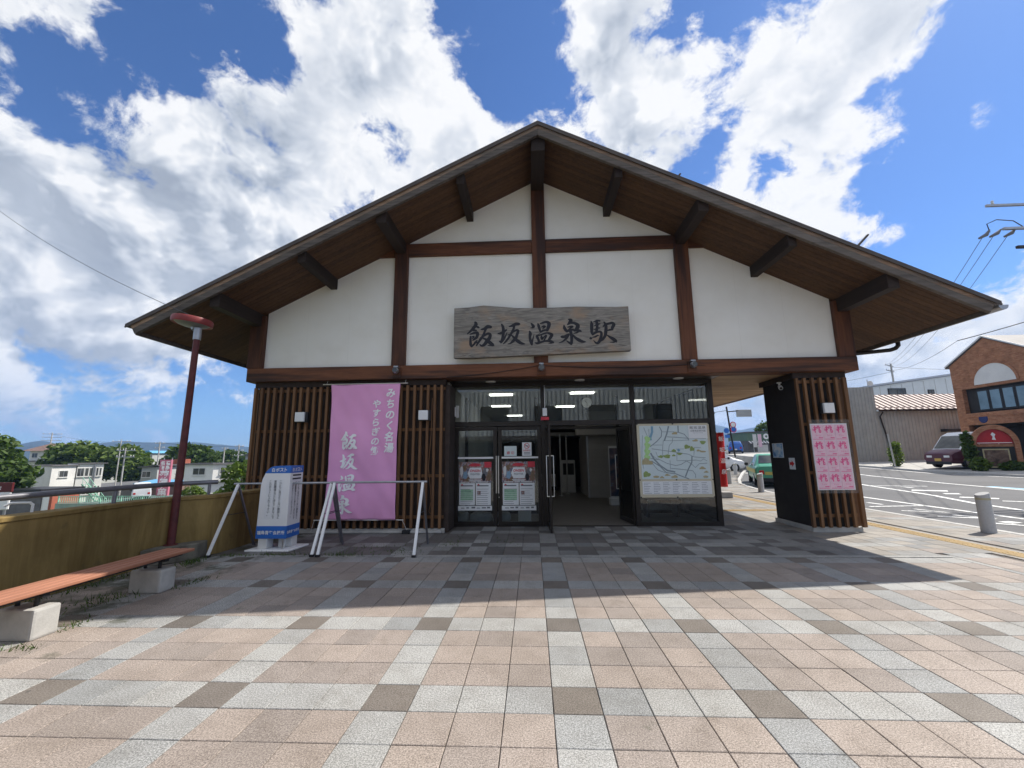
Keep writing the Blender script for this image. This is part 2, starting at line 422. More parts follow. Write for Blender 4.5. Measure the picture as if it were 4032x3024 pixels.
M['red'] = plain('red_cloth', (0.60, 0.03, 0.03), 0.7, 0.12, 4)
M['grass'] = None
def leafmat(name, a, b):
    t = NT(name); r_ = t.rnd(); v = t.coord('World')
    f = t.math('ADD', t.math('MULTIPLY', r_, 0.6), t.math('MULTIPLY', t.noise(v, 0.9, 3), 0.5))
    c = t.ramp(f, [(0.2, a), (0.9, b)])
    t.set(t.b, 'Subsurface Weight', 0.0)
    m_ = t.fin(c, 0.6, 0, 0.25)
    tr = t.n('ShaderNodeBsdfTranslucent'); t.set(tr, 0, t.mix(1.0, c, (1.1, 1.3, 0.5, 1), 'MULTIPLY'))
    mx = t.n('ShaderNodeMixShader'); mx.inputs[0].default_value = 0.28
    t.t.links.new(t.b.outputs[0], mx.inputs[1]); t.t.links.new(tr.outputs[0], mx.inputs[2]); t.t.links.new(mx.outputs[0], t.o.inputs[0])
    return m_
M['leaf_dark'] = leafmat('leaf_dark', (0.028, 0.052, 0.014), (0.105, 0.16, 0.036))
M['leaf_mid'] = leafmat('leaf_mid', (0.045, 0.08, 0.018), (0.165, 0.225, 0.05))
M['leaf_light'] = leafmat('leaf_light', (0.06, 0.10, 0.02), (0.18, 0.24, 0.055))
M['bark'] = plain('bark', (0.09, 0.07, 0.05), 0.9, 0.3, 8, bump=0.5, bscale=20)
def glass(name, tint=(0.86, 0.89, 0.88), ior=1.62, rough=0.0):
    t = NT(name); fr = t.n('ShaderNodeFresnel'); fr.inputs[0].default_value = ior
    tr = t.n('ShaderNodeBsdfTransparent'); tr.inputs[0].default_value = (*tint, 1)
    gl = t.n('ShaderNodeBsdfGlossy'); gl.inputs['Roughness'].default_value = rough; gl.inputs[0].default_value = (1, 1, 1, 1)
    mx = t.n('ShaderNodeMixShader')
    t.t.links.new(fr.outputs[0], mx.inputs[0]); t.t.links.new(tr.outputs[0], mx.inputs[1]); t.t.links.new(gl.outputs[0], mx.inputs[2])
    t.t.links.new(mx.outputs[0], t.o.inputs[0]); return t.m
M['glass'] = glass('window_glass')
def darkglass():
    t = NT('dark_window'); v = t.coord('World')
    c = t.ramp(t.noise(v, 1.2, 3), [(0.35, (0.03, 0.035, 0.038)), (0.7, (0.10, 0.105, 0.10))])
    return t.fin(c, 0.08, 0, 0.6)
M['darkglass'] = darkglass()
def emit(name, col, s_):
    t = NT(name); t.fin((0.8, 0.8, 0.8), 0.5)
    t.set(t.b, 'Emission Color', (*col, 1)); t.set(t.b, 'Emission Strength', s_); return t.m
M['tube'] = emit('fluorescent_panel', (1.0, 0.98, 0.92), 3.0)
def brick():
    t = NT('brick'); sx = t.n('ShaderNodeSeparateXYZ'); t.t.links.new(t.coord('Object'), sx.inputs[0]); cb = t.n('ShaderNodeCombineXYZ')
    t.set(cb, 0, t.math('ADD', sx.outputs[0], sx.outputs[1])); t.set(cb, 1, sx.outputs[2]); v = cb.outputs[0]
    n = t.n('ShaderNodeTexBrick'); t.set(n, 'Vector', v); t.set(n, 'Color1', (0.34, 0.135, 0.07, 1)); t.set(n, 'Color2', (0.46, 0.215, 0.12, 1)); t.set(n, 'Mortar', (0.36, 0.22, 0.14, 1))
    t.set(n, 'Scale', 1.0); t.set(n, 'Mortar Size', 0.009); t.set(n, 'Brick Width', 0.22); t.set(n, 'Row Height', 0.075); t.set(n, 'Bias', 0.0)
    c = t.mix(1.0, n.outputs['Color'], t.ramp(t.noise(t.coord('World'), 3.5, 5), [(0.3, (0.72, 0.72, 0.72)), (0.7, (1.1, 1.1, 1.1))]), 'MULTIPLY')
    t.bump(n.outputs['Fac'], -0.4, 0.01); return t.fin(c, 0.85, 0, 0.2)
M['brick'] = brick()
M['shedgrey'] = plain('shed_sheet', (0.34, 0.335, 0.315), 0.6, 0.10, 2)
M['shedwhite'] = plain('shed_white_sheet', (0.55, 0.60, 0.63), 0.6, 0.06, 2)
M['shedroof'] = plain('shed_roof', (0.36, 0.27, 0.245), 0.65, 0.14, 3)
M['stucco'] = plain('stucco', (0.72, 0.71, 0.68), 0.85, 0.08, 1.2, bump=0.2)
M['stuccogrey'] = plain('stucco_grey', (0.40, 0.41, 0.40), 0.85, 0.12, 1.2)
M['rooftile'] = plain('roof_tile_grey', (0.13, 0.125, 0.13), 0.7, 0.2, 2)
M['roofred'] = plain('roof_red', (0.33, 0.10, 0.06), 0.7, 0.2, 2)
M['roofbrown'] = plain('roof_brown', (0.19, 0.12, 0.10), 0.7, 0.2, 2)
M['tarpblue'] = plain('roof_blue', (0.11, 0.33, 0.55), 0.5, 0.1, 2)
M['greenfence'] = plain('fence_green', (0.28, 0.53, 0.40), 0.5, 0.15, 4)
M['greenwall'] = plain('wall_greygreen', (0.25, 0.33, 0.28), 0.85, 0.2, 1)
M['ground'] = plain('low_ground', (0.16, 0.17, 0.10), 0.95, 0.4, 0.15)
M['hill'] = plain('forest_hill', (0.022, 0.036, 0.022), 0.95, 0.3, 0.02)
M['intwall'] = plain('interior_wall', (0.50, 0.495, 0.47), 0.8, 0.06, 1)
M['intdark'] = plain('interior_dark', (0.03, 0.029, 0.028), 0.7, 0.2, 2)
M['ceil'] = plain('interior_ceiling', (0.60, 0.61, 0.57), 0.8, 0.03, 2)
M['intfloor'] = plain('interior_floor', (0.15, 0.135, 0.12), 0.5, 0.15, 4)
M['seam'] = plain('panel_seam', (0.70, 0.68, 0.62), 0.85, 0.05, 3)
M['shutter'] = plain('roller_shutter', (0.42, 0.40, 0.37), 0.5, 0.06, 3)

# ------------------------------------------------------------------ lettering
_tc = {}
def text_mesh(s_, off=0.0):
    k = (s_, off)
    if k not in _tc:
        cu = bpy.data.curves.new('lettering', 'FONT'); cu.body = s_; cu.size = 1.0; cu.align_x = 'LEFT'; cu.offset = off
        cu.resolution_u = 3
        o = bpy.data.objects.new('lettering', cu); C.objects.link(o); bpy.context.view_layer.update()
        dg = bpy.context.evaluated_depsgraph_get()
        me = bpy.data.meshes.new_from_object(o.evaluated_get(dg))
        v = np.array([p.co[:] for p in me.vertices]); f = [tuple(p.vertices) for p in me.polygons]
        bpy.data.objects.remove(o); bpy.data.curves.remove(cu); bpy.data.meshes.remove(me)
        _tc[k] = (v[:, :2] if len(v) else np.zeros((0, 2)), f)
    return _tc[k]
def lay(mb, s_, x, z, w, h, off=0.0, y=0.0, shear=0.0, mi=0, stretch=False):
    """string fitted in the box x..x+w, z..z+h of the XZ plane"""
    v, f = text_mesh(s_, off)
    if not len(v): return
    lo, hi = v.min(0), v.max(0); ex = np.maximum(hi-lo, 1e-6)
    kx, kz = w/ex[0], h/ex[1]
    if not stretch: kx = kz = min(kx, kz)
    cx, cz = x+w/2, z+h/2; mid = (lo+hi)/2
    q = [((a-mid[0])*kx + cx + shear*(b-mid[1])*kz, y, (b-mid[1])*kz + cz) for a, b in v]
    mb.add(q, f, mi)
def lay_v(mb, s_, x, ztop, size, pitch, off=0.0, y=0.0, shear=0.0, mi=0):
    """vertical line of characters, centred on x"""
    em = text_mesh('国', 0.0)[0]; e = max(em.max(0)-em.min(0)); k = size/e; c0 = (em.max(0)+em.min(0))/2
    for i, ch in enumerate(s_):
        if ch == ' ': continue
        v, f = text_mesh(ch, off); cz = ztop - size/2 - i*pitch
        q = [((a-c0[0])*k + x + shear*(b-c0[1])*k, y, (b-c0[1])*k + cz) for a, b in v]
        mb.add(q, f, mi)
STROKES = {'han':(-1.163,4.09,[[(-119,271,21),(-100,221,32),(-151,145,30),(-218,71,21),(-284,15,11)],[(-92,175,14),(-59,158,22),(-33,142,14)],[(-166,81,13),(-129,90,20),(-84,86,11)],[(-232,2,8),(-158,27,20),(-84,37,25),(-63,10,28),(-80,-55,27),(-121,-99,21),(-172,-130,11)],[(-217,-40,14),(-216,-119,21),(-212,-218,25),(-193,-271,15)],[(-195,-56,10),(-139,-44,14),(-158,-75,11),(-183,-94,7)],[(-193,-267,18),(-142,-220,18),(-98,-164,18),(-73,-131,10)],[(-128,-178,15),(-76,-180,15)],[(8,103,11),(78,117,25),(152,161,34),(226,151,25)],[(115,116,21),(86,48,20),(49,-43,23),(-10,-124,23),(-90,-251,13)],[(-10,-68,6),(27,-80,14)],[(64,-43,18),(152,8,22),(204,-16,27),(189,-91,32),(137,-158,35),(79,-232,28),(20,-254,18),(-17,-223,10)],[(56,-88,14),(123,-128,21),(189,-182,32),(255,-237,30),(284,-254,14)],[(156,-249,8),(269,-256,13)]]),'saka':(-0.507,4.077,[[(-207,223,14),(-178,165,25),(-168,66,28),(-180,-48,25),(-202,-145,27),(-225,-186,15)],[(-290,20,8),(-231,22,22),(-150,65,22),(-98,98,14)],[(-257,-148,11),(-210,-160,25),(-143,-79,18),(-91,34,6)],[(-50,162,8),(28,187,25),(102,219,30),(172,217,25)],[(65,182,21),(49,114,21),(12,39,21),(-48,-66,21),(-115,-155,18),(-174,-214,7)],[(-77,-12,6),(-18,-14,14)],[(12,31,18),(100,82,18),(144,66,25),(121,-17,25),(91,-92,27),(32,-158,25),(-20,-202,14),(-79,-215,6)],[(11,-30,11),(69,-92,25),(141,-161,32),(213,-208,25),(290,-223,6)]]),'on':(0.132,4.073,[[(-216,232,11),(-186,195,23),(-165,158,27),(-192,136,15),(-234,129,5)],[(-254,64,9),(-236,5,30),(-246,-72,23),(-232,-163,25),(-209,-231,19),(-203,-253,8)],[(-203,-231,17),(-197,-164,17),(-174,-87,11),(-155,-11,3)],[(-71,228,8),(-57,173,25),(-39,109,23),(-23,45,15),(-14,27,8)],[(-25,220,8),(34,235,19),(109,253,21),(163,222,32),(160,168,32),(138,104,27),(124,59,21)],[(1,140,8),(54,157,20),(89,151,12),(53,125,15),(22,94,3)],[(-14,36,16),(35,62,19),(87,74,17),(126,59,17)],[(-15,17,3),(-63,-18,6),(-107,-39,8)],[(-108,-48,17),(-87,-85,25),(-66,-135,21),(-54,-189,25)],[(-86,-49,12),(-16,-28,13),(59,-3,16),(125,9,15),(186,-10,25),(218,-38,30),(183,-101,27),(152,-145,23)],[(-3,-46,8),(3,-92,26),(11,-128,15),(49,-79,11),(76,-44,5)],[(89,-35,12),(97,-58,20),(74,-111,15),(47,-156,12)],[(-146,-196,6),(-85,-211,21),(-15,-190,19),(64,-170,17),(142,-167,21),(211,-187,27),(254,-206,13)],[(141,-226,3),(219,-214,11)]]),'sen':(0.777,4.094,[[(-72,278,7),(-16,257,33),(-43,202,29),(-95,157,7)],[(-31,195,18),(51,193,21),(119,151,33),(123,105,37),(83,41,27),(45,22,18)],[(-164,156,7),(-157,93,27),(-130,40,27),(-106,0,15)],[(-90,104,9),(-27,116,18),(23,115,15),(-28,83,15),(-80,45,7)],[(-99,19,24),(-36,37,21),(34,49,18)],[(-30,11,27),(-15,-74,27),(-11,-165,26),(-20,-249,24),(-21,-278,11)],[(-27,-268,17),(-76,-228,17),(-125,-185,5)],[(-225,-101,23),(-191,-106,27),(-153,-97,24),(-89,-62,23)],[(-76,-53,24),(-117,-130,23),(-194,-200,15),(-283,-237,4)],[(24,-39,4),(100,-18,17),(145,20,26),(195,5,12)],[(11,-62,11),(65,-128,23),(138,-182,30),(211,-216,24),(283,-227,4)]]),'eki':(1.417,4.082,[[(-230,241,6),(-221,162,30),(-224,77,29),(-225,-8,24),(-209,-67,13)],[(-120,238,23),(-108,172,26),(-111,94,23),(-127,16,23)],[(-181,217,7),(-111,244,17),(-42,236,15)],[(-172,128,7),(-102,162,16),(-42,174,10)],[(-182,46,6),(-112,74,16),(-49,82,9)],[(-211,-54,21),(-147,-16,21),(-72,1,18),(-29,-19,22),(-32,-91,24),(-61,-181,27),(-107,-244,23),(-151,-237,17),(-198,-184,5)],[(-277,-137,9),(-255,-137,26),(-227,-138,11)],[(-220,-119,6),(-157,-107,17),(-113,-82,13),(-76,-86,5)],[(38,211,12),(72,148,24),(75,76,27),(65,-9,29),(49,-86,26),(-5,-169,21),(-50,-207,7)],[(14,110,11),(60,148,18),(136,172,21),(211,183,24),(240,143,30),(206,79,27),(210,40,17)],[(97,20,11),(154,35,18),(216,39,12)],[(87,-74,7),(146,-121,21),(206,-161,30),(260,-208,30),(277,-234,13)],[(141,-234,5),(234,-236,13)]])}

def brush(mb, key, cx, cz, k, y, dy=0.0004, bold=1.0, mi=0):
    """brush-written character from its traced strokes; each stroke lies a hair in front of the one before"""
    for i, st in enumerate(STROKES[key][2]):
        P = [Vector((a*k/1000, b*k/1000)) for a, b, w in st]; Wd = [w*k*bold/1000 for a, b, w in st]
        pts = []; ws = []
        n = len(P)
        for j in range(n-1):   # Catmull-Rom
            p0, p1, p2, p3 = P[max(j-1, 0)], P[j], P[j+1], P[min(j+2, n-1)]
            for t in (0, 0.25, 0.5, 0.75):
                pts.append(0.5*((2*p1) + (p2-p0)*t + (2*p0-5*p1+4*p2-p3)*t*t + (3*p1-p0-3*p2+p3)*t**3)); ws.append(Wd[j]*(1-t)+Wd[j+1]*t)
        pts.append(P[-1]); ws.append(Wd[-1])
        L_, R_ = [], []
        for j, p in enumerate(pts):
            t = (pts[min(j+1, len(pts)-1)]-pts[max(j-1, 0)])
            t = t.normalized() if t.length > 0 else Vector((1, 0)); nn = Vector((-t.y, t.x))
            L_.append(p+nn*ws[j]); R_.append(p-nn*ws[j])
        t0 = (pts[0]-pts[1]).normalized(); t1 = (pts[-1]-pts[-2]).normalized()
        v = [pts[0]+t0*ws[0]*0.9]
        for a, b in zip(L_, R_): v += [a, b]
        v.append(pts[-1]+t1*ws[-1]*0.9)
        f = [(0, 2, 1)] + [(2*j+1, 2*j+2, 2*j+4, 2*j+3) for j in range(len(pts)-1)] + [(len(v)-3, len(v)-2, len(v)-1)]
        mb.add([(cx+q.x, y-dy*i, cz+q.y) for q in v], f, mi)

# ------------------------------------------------------------------ ground, paving, road
def hgt(x, y):   # the street climbs gently away to the right and into the distance
    return 0.025*max(0.0, min(x, 60)-9.5) + 0.036*min(30.0, max(0.0, y-23)) - 0.11
def grid_sheet(name, xs, ys, zf, mat):
    v = [(x, y, zf(x, y)) for y in ys for x in xs]; n = len(xs)
    f = [(j*n+i, j*n+i+1, (j+1)*n+i+1, (j+1)*n+i) for j in range(len(ys)-1) for i in range(n-1)]
    return MB().add(v, f).build(name, mat, smooth=True)
low = MB().box(-3100, 3100, -3100, 3100, -5.9, -5.0).build('ground', M['ground']); struct(low)
xs = [-6.6, -3, 0, 4, 8, 9.5, 12, 16, 20, 24, 28, 34, 40, 50, 60, 100, 200, 400, 900]
ys = [-200, -80, -30, -10, 0, 5, 10, 15, 20, 23, 27, 32, 38, 45, 53, 60, 80, 120, 250, 600]
road = grid_sheet('road', xs, ys, lambda x, y: hgt(x, y) - (0.5 if x < -3.5 else 0), M['asphalt']); struct(road)
bank = MB().box(-6.6, -6.3, -200, 600, -5.0, -0.62).build('embankment_wall', M['concrete']); struct(bank)

def kerbx(y):
    pts = [(-60, 9.0), (11, 9.0), (14.5, 9.25), (17, 9.75), (19.5, 10.5), (22.5, 11.9), (26, 13.8), (34, 18.5)]
    for (y0, a), (y1, b) in zip(pts, pts[1:]):
        if y <= y1: return a + (b-a)*max(0, (y-y0))/(y1-y0)
    return pts[-1][1]
def plaza_z(x, y): return max(0.0, hgt(x, y) + 0.11)
# base slab of the plaza and the pavement, dark joints between the pavers show it
ring = [(-6.3, -40), (9.0, -40)] + [(kerbx(y), y) for y in np.arange(8, 34.1, 1.0)] + [(3.5, 34), (-6.3, 34)]
plaza = MB().prism([(x, y) for x, y in ring], -0.6, -0.014, 'z').build('plaza', M['joint']); struct(plaza)

def tile_mesh(w, d, mat, name='paver'):
    g = 0.0026; c = 0.003; mb = MB()
    a, b = w/2-g, d/2-g
    v = [(-a+c, -b+c, 0), (a-c, -b+c, 0), (a-c, b-c, 0), (-a+c, b-c, 0), (-a, -b, -c), (a, -b, -c), (a, b, -c), (-a, b, -c), (-a, -b, -0.03), (a, -b, -0.03), (a, b, -0.03), (-a, b, -0.03)]
    f = [(0, 1, 2, 3)] + [(4+i, 4+(i+1) % 4, (i+1) % 4, i) for i in range(4)] + [(8+i, 8+(i+1) % 4, 4+(i+1) % 4, 4+i) for i in range(4)]
    me = bpy.data.meshes.new(name); me.from_pydata(v, [], f); me.materials.append(mat); return me, v, f
T = 0.3
COL = ['pave_pink', 'pave_white', 'pave_brown', 'pave_grey', 'pave_dark', 'pave_beige']
tm = [tile_mesh(T, T, M[c]) for c in COL]
tiles = []   # x, y, colour
for i in range(-20, 20):
    for j in range(-30, 13):
        x, y = (i+.5)*T, (j+.5)*T
        if x < -5.72: continue
        a, b = i % 4 == 0, j % 4 == 0
        tiles.append((x, y, 2 if a and b else 1 if a or b else 0))
for i in range(-18, 20):
    for j in range(0, 46):
        x, y = (i+.5)*T, 4.06+(j+.5)*T
        if y > 6.0 and x < -1.9: continue
        if y > 6.62 and x < 4.0: continue
        if 5.4 < x < 6.3 and 6.05 < y < 7.2: continue
        a, b = i % 4 == 0, j % 4 == 2
        u = rng.random()
        c = 4 if a and b else (3 if u < 0.75 else 1) if a or b else (4 if u < 0.8 else 3)
        if x > 4.2 and c == 4 and u < 0.55: c = 3
        if (x > 3.6 and y > 6.7) or x > 5.2: c = 1 if (a or b) and u < .6 else rng.choice([5, 5, 3, 5])
        tiles.append((x, y, c))
for i in range(0, 26):
    for j in range(-40, 94):
        x, y = 6.12+(i+.5)*T, (j+.5)*T
        if y > 4.06: x -= 0.115
        if x > kerbx(y)-0.19: continue
        if 6.84 < x < 7.40 and y < 15: continue
        b = j % 4 == 1; a = i % 4 == 2
        c = 1 if (b and not a) else 3 if a and b else (5 if rng.random() < 0.6 else rng.choice([5, 3, 0]))
        if y < 3.9: c = 2 if a and b else 1 if a or b else 0
        tiles.append((x, y, c))
def vis_size(x, y):
    p = cam.matrix_world.inverted() @ Vector((x, y, 0))
    if p.z > -0.3: return 0
    u, v_ = p.x/-p.z*14.658/36, p.y/-p.z*14.658/36
    if abs(u) > 0.51 or abs(v_) > 0.39: return 0
    return 1.5/(p.z*p.z*math.hypot(x+0.098, y+2.83))
order = sorted(range(len(tiles)), key=lambda k: -vis_size(tiles[k][0], tiles[k][1]))
big = set(order[:300])
rest = MB()
for k, (x, y, c) in enumerate(tiles):
    dz = rng.uniform(-0.0012, 0.0008); z = plaza_z(x, y)+dz
    if k in big:
        o = bpy.data.objects.new('paver', tm[c][0]); o.location = (x, y, z)
        o.rotation_euler = (rng.uniform(-.0025, .0025), rng.uniform(-.0025, .0025), rng.choice([0, 1, 2, 3])*math.pi/2+rng.uniform(-.004, .004)); link(o, plaza)
    else: rest.add([(a+x, b+y, d+z) for a, b, d in tm[c][1]], tm[c][2], c)
me = bpy.data.meshes.new('paver_field'); me.from_pydata(rest.v, [], rest.f)
for c in COL: me.materials.append(M[c])
me.polygons.foreach_set('material_index', rest.mi)
pf = link(bpy.data.objects.new('paver_field', me), plaza); pf['kind'] = 'stuff'
# pale stone strip between the two fields of paving
for (x0, x1, y0, y1) in [(-5.3, 6.1, 3.925, 4.035), (6.0, 6.1, -9, 3.915)]:
    n = max(1, int(max(x1-x0, y1-y0)/0.6)); 
    for k in range(n):
        mb = MB()
        if x1-x0 > y1-y0: mb.box(x0+(x1-x0)*k/n+.002, x0+(x1-x0)*(k+1)/n-.002, y0, y1, -0.03, 0.002)
        else: mb.box(x0, x1, y0+(y1-y0)*k/n+.002, y0+(y1-y0)*(k+1)/n-.002, -0.03, 0.002)
        mb.build('edging_stone', M['pave_white'], plaza)
# yellow tactile paving with raised bars
tp = MB(); bed = MB()
def tact(x0, x1, y0, y1, along):
    if along == 'n': bed.box(x0, x1, y0, y1, -0.03, -0.002); return
    tp.box(x0, x1, y0, y1, -0.03, 0.001)
    for k in range(4):
        if along == 'y':
            c = x0+(x1-x0)*(k+.5)/4; y = y0
            while y < y1: tp.box(c-.018, c+.018, y+.012, min(y+.288, y1), 0.001, 0.006); y += 0.3
        else:
            c = y0+(y1-y0)*(k+.5)/4; x = x0
            while x < x1: tp.box(x+.012, min(x+.288, x1), c-.018, c+.018, 0.001, 0.006); x += 0.3
bed.box(8.3, 8.82, -20, 11, -0.03, -0.0045); tact(6.855, 7.395, 4.06, 15, 'n'); tact(6.87, 7.32, -9, 4.05, 'n'); tact(6.97, 7.27, -9, 15, 'y'); tact(4.3, 6.97, 9.0, 9.3, 'x')
struct(tp.build('tactile_paving', M['tactile'])); struct(bed.build('tactile_bed', M['pave_beige']))
# kerb stones along the road
kerb = empty('kerb'); kerb['kind'] = 'structure'
y = -20.0
while y < 33:
    x0, x1 = kerbx(y), kerbx(y+0.6); z0, z1 = plaza_z(x0, y), plaza_z(x1, y+0.6)
    mb = MB(); q = 0.006
    mb.add([(x0-.18, y+q, z0-.3), (x0, y+q, z0-.3), (x1, y+.6-q, z1-.3), (x1-.18, y+.6-q, z1-.3), (x0-.18, y+q, z0+.003), (x0, y+q, z0+.003), (x1, y+.6-q, z1+.003), (x1-.18, y+.6-q, z1+.003)],
           [(3, 2, 1, 0), (4, 5, 6, 7), (0, 1, 5, 4), (1, 2, 6, 5), (2, 3, 7, 6), (3, 0, 4, 7)])
    mb.build('kerb_stone', M['kerb'], kerb, bevel=0.012); y += 0.6
# far pavement and forecourt across the road
fx = [23.4, 24.5, 26, 30, 36, 44, 60]; fy = [-40, -10, 5, 12, 16, 20, 24, 28, 33, 40, 50]
fc = grid_sheet('far_pavement', fx, fy, lambda x, y: hgt(x, y)+0.10, M['concrete']); struct(fc)
fk = MB()
for a, b in zip(fy, fy[1:]): fk.add([(23.25, a, hgt(23.3, a)-.1), (23.4, a, hgt(23.3, a)-.1), (23.4, b, hgt(23.3, b)-.1), (23.25, b, hgt(23.3, b)-.1), (23.25, a, hgt(23.3, a)+.105), (23.4, a, hgt(23.3, a)+.105), (23.4, b, hgt(23.3, b)+.105), (23.25, b, hgt(23.3, b)+.105)],
    [(4, 5, 6, 7), (0, 1, 5, 4), (3, 0, 4, 7)])
struct(fk.build('far_kerb', M['kerb']))
# painted road markings: each a strip laid 4 mm over the asphalt
mk = MB(); 
def strip(pts, w=0.13, mi=0, lift=0.006):
    P = []
    for (a, b), (c, d) in zip(pts, pts[1:]):
        n = max(1, int(math.hypot(c-a, d-b)/1.0))
        P += [(a+(c-a)*k/n, b+(d-b)*k/n) for k in range(n)]
    P.append(pts[-1]); L_ = []
    for k, p in enumerate(P):
        a, b = P[max(k-1, 0)], P[min(k+1, len(P)-1)]; t = Vector((b[0]-a[0], b[1]-a[1])).normalized(); n = Vector((-t.y, t.x))*w/2
        for s_ in (1, -1): x, y_ = p[0]+s_*n.x, p[1]+s_*n.y; L_.append((x, y_, hgt(x, y_)+lift))
    mk.add(L_, [(2*k, 2*k+1, 2*k+3, 2*k+2) for k in range(len(P)-1)], mi)
strip([(22.9, 30), (22.9, 8), (22.7, -20)], 0.15)
strip([(20.2, 27), (19.4, 23.5), (18.0, 16.9), (17.55, 13.5), (17.4, 9), (17.4, -20)], 0.16)
strip([(15.6, 20), (14.79, 16.95), (13.83, 12.98), (12.96, 10.56), (12.7, 9.1), (12.5, 4), (12.5, -20)], 0.15)
strip([(11.55, 13.6), (11.4, 10.3), (11.36, 7.9), (11.4, -20)], 0.14)
strip([(14.79, 16.95), (16.35, 15.9)], 0.14); strip([(9.95, 10.6), (11.45, 10.45)], 0.14)
strip([(10.56, 11.5), (10.6, 10.95)], 0.12)
strip([(10.07, 9.65), (10.81, 9.12), (10.59, 9.89)], 0.12, lift=0.007)
strip([(10.05, 8.58), (10.65, 8.15)], 0.12); strip([(10.57, 8.74), (10.82, 7.98)], 0.12)
strip([(10.13, 7.65), (10.51, 7.12), (11.3, 6.0)], 0.13); strip([(10.63, 7.65), (10.68, 7.4)], 0.3)
strip([(14.6, 14.6), (15.36, 13.97)], 0.45); strip([(15.44, 16.05), (15.37, 15.42)], 0.14); strip([(14.5, 13.2), (14.86, 13.0)], 0.35)
strip([(14.0, 12.13), (14.56, 11.47)], 0.3); strip([(14.1, 10.94), (14.45, 10.6)], 0.16)
strip([(17.95, 15.1), (17.9, 13.0), (17.8, 9)], 0.35, 1)
strip([(10.4, 19.9), (11.4, 20.2)], 0.13); strip([(10.5, 19.2), (12.2, 18.9)], 0.13); strip([(13.6, 27.2), (15.1, 26.2)], 0.3)
strip([(19.2, 35.5), (20.3, 39), (22.5, 43.5), (25, 46)], 0.16); strip([(17.0, 33), (20.5, 35.0)], 0.14)
struct(mk.build('road_marking', [M['roadpaint'], M['roadblue']]))

# ------------------------------------------------------------------ the station building
XC = 0.116
YF, YW, YB = 4.52, 5.97, 20.0      # front of the roof, plaster face, back of the building
def soff(x): return 7.83 - 0.5*abs(x-XC)
st = empty('station_building', (0, 0, 0), label='gabled station building with white plaster panels, dark timber frame and wide eaves', cat='building')
def bld(mb, name, mat, parent=st, **k): return mb.build(name, mat, parent, **k)
# plaster panels of the gable, each framed by timber
def panel(x0, x1, zb, zt=None):
    pts = [(x0, zb), (x1, zb)]
    if zt is None:
        top = [(x1, soff(x1)+.05)]
        if x0 < XC < x1: top.append((XC, soff(XC)+.05))
        top.append((x0, soff(x0)+.05)); pts += top
    else: pts += [(x1, zt), (x0, zt)]
    bld(MB().prism(pts, YW, YW+0.2), 'plaster_panel', M['plaster'])
for x in (-5.1, -4.15, -1.95, -1.0, 1.2, 2.15, 4.35, 5.3):
    bld(MB().box(x-.0013, x+.0013, YW-.0008, YW+.01, 3.48, soff(x) if abs(x) > 3 else 6.01), 'panel_joint', M['seam'])
PX = [(-6.37, -6.03), (-3.135, -2.835), (-0.035, 0.267), (3.092, 3.394), (6.275, 6.6)]
panel(-6.03, -3.135, 3.47); panel(3.394, 6.275, 3.47)
panel(-2.835, -0.035, 3.47, 6.02); panel(0.267, 3.092, 3.47, 6.02); panel(-2.835, -0.035, 6.30); panel(0.267, 3.092, 6.30)
for (a, b) in PX:
    zt = min(soff(a), soff(b)) + 0.1
    bld(MB().box(a, b, 5.87, 6.2, 3.475, zt), 'post', M['timber_z'], bevel=0.008)
bld(MB().box(-6.33, 6.585, 5.84, 6.22, 3.175, 3.472), 'beam', M['timber_x'], bevel=0.01)
for a, b in [(-2.833, -0.037), (0.269, 3.09)]: bld(MB().box(a, b, 5.885, 6.2, 6.015, 6.312), 'cross_beam', M['timber_x'], bevel=0.008)
for s_ in (-1, 1):
    a = XC+s_*3.28; b = XC+s_*3.66
    mb = MB().prism([(a, 6.015), (b, 6.015), (b, 6.08), (a, 6.25)], 5.9, 6.2); bld(mb, 'cross_beam', M['timber_x'])
# roof: boards under the overhang, purlins, barge boards, metal covering
roof = MB()
for s_ in (-1, 1):
    e = XC+s_*7.98
    roof.prism([(XC, 8.035), (e, 8.035-3.99), (e, 8.09-3.99), (XC, 8.10)], YF-0.03, YB)
ro = bld(roof, 'roof', M['roofmetal'])
core = MB()
for s_ in (-1, 1): core.prism([(XC, 7.86), (XC+s_*7.72, 4.0), (XC+s_*7.8, 4.12), (XC, 8.03)], YF+0.07, YB-.02)
bld(core, 'roof_core', M['bargebrown'], ro)
for s_ in (-1, 1):
    def rake(name, mat, z0, z1, y0, y1, e0=7.78, e1=7.84):
        mb = MB().prism([(XC, 7.79+z0), (XC+s_*e0, 7.79+z0-e0*.5), (XC+s_*e1, 7.79+z1-e1*.5), (XC, 7.79+z1)], y0, y1); return bld(mb, name, mat, ro, bevel=0.006)
    rake('barge_board', M['barge'], 0.0, 0.135, YF-0.02, YF+0.05)
    rake('barge_strip', M['bargebrown'], 0.137, 0.242, YF-0.012, YF+0.06, 7.85, 7.9)
    # verge edge lip of the metal roof
    mb = MB().prism([(XC, 8.0), (XC+s_*7.96, 8.0-3.98), (XC+s_*7.98, 8.03-3.99), (XC, 8.045)], YF-0.045, YF-0.031); bld(mb, 'verge_flashing', M['roofmetal'], ro)
    # eave board along the side
    ex = XC+s_*7.80
    bld(MB().box(min(ex, ex+s_*.03), max(ex, ex+s_*.03), YF+.055, YB-.05, 3.90, 4.12), 'eave_board', M['barge'], ro)
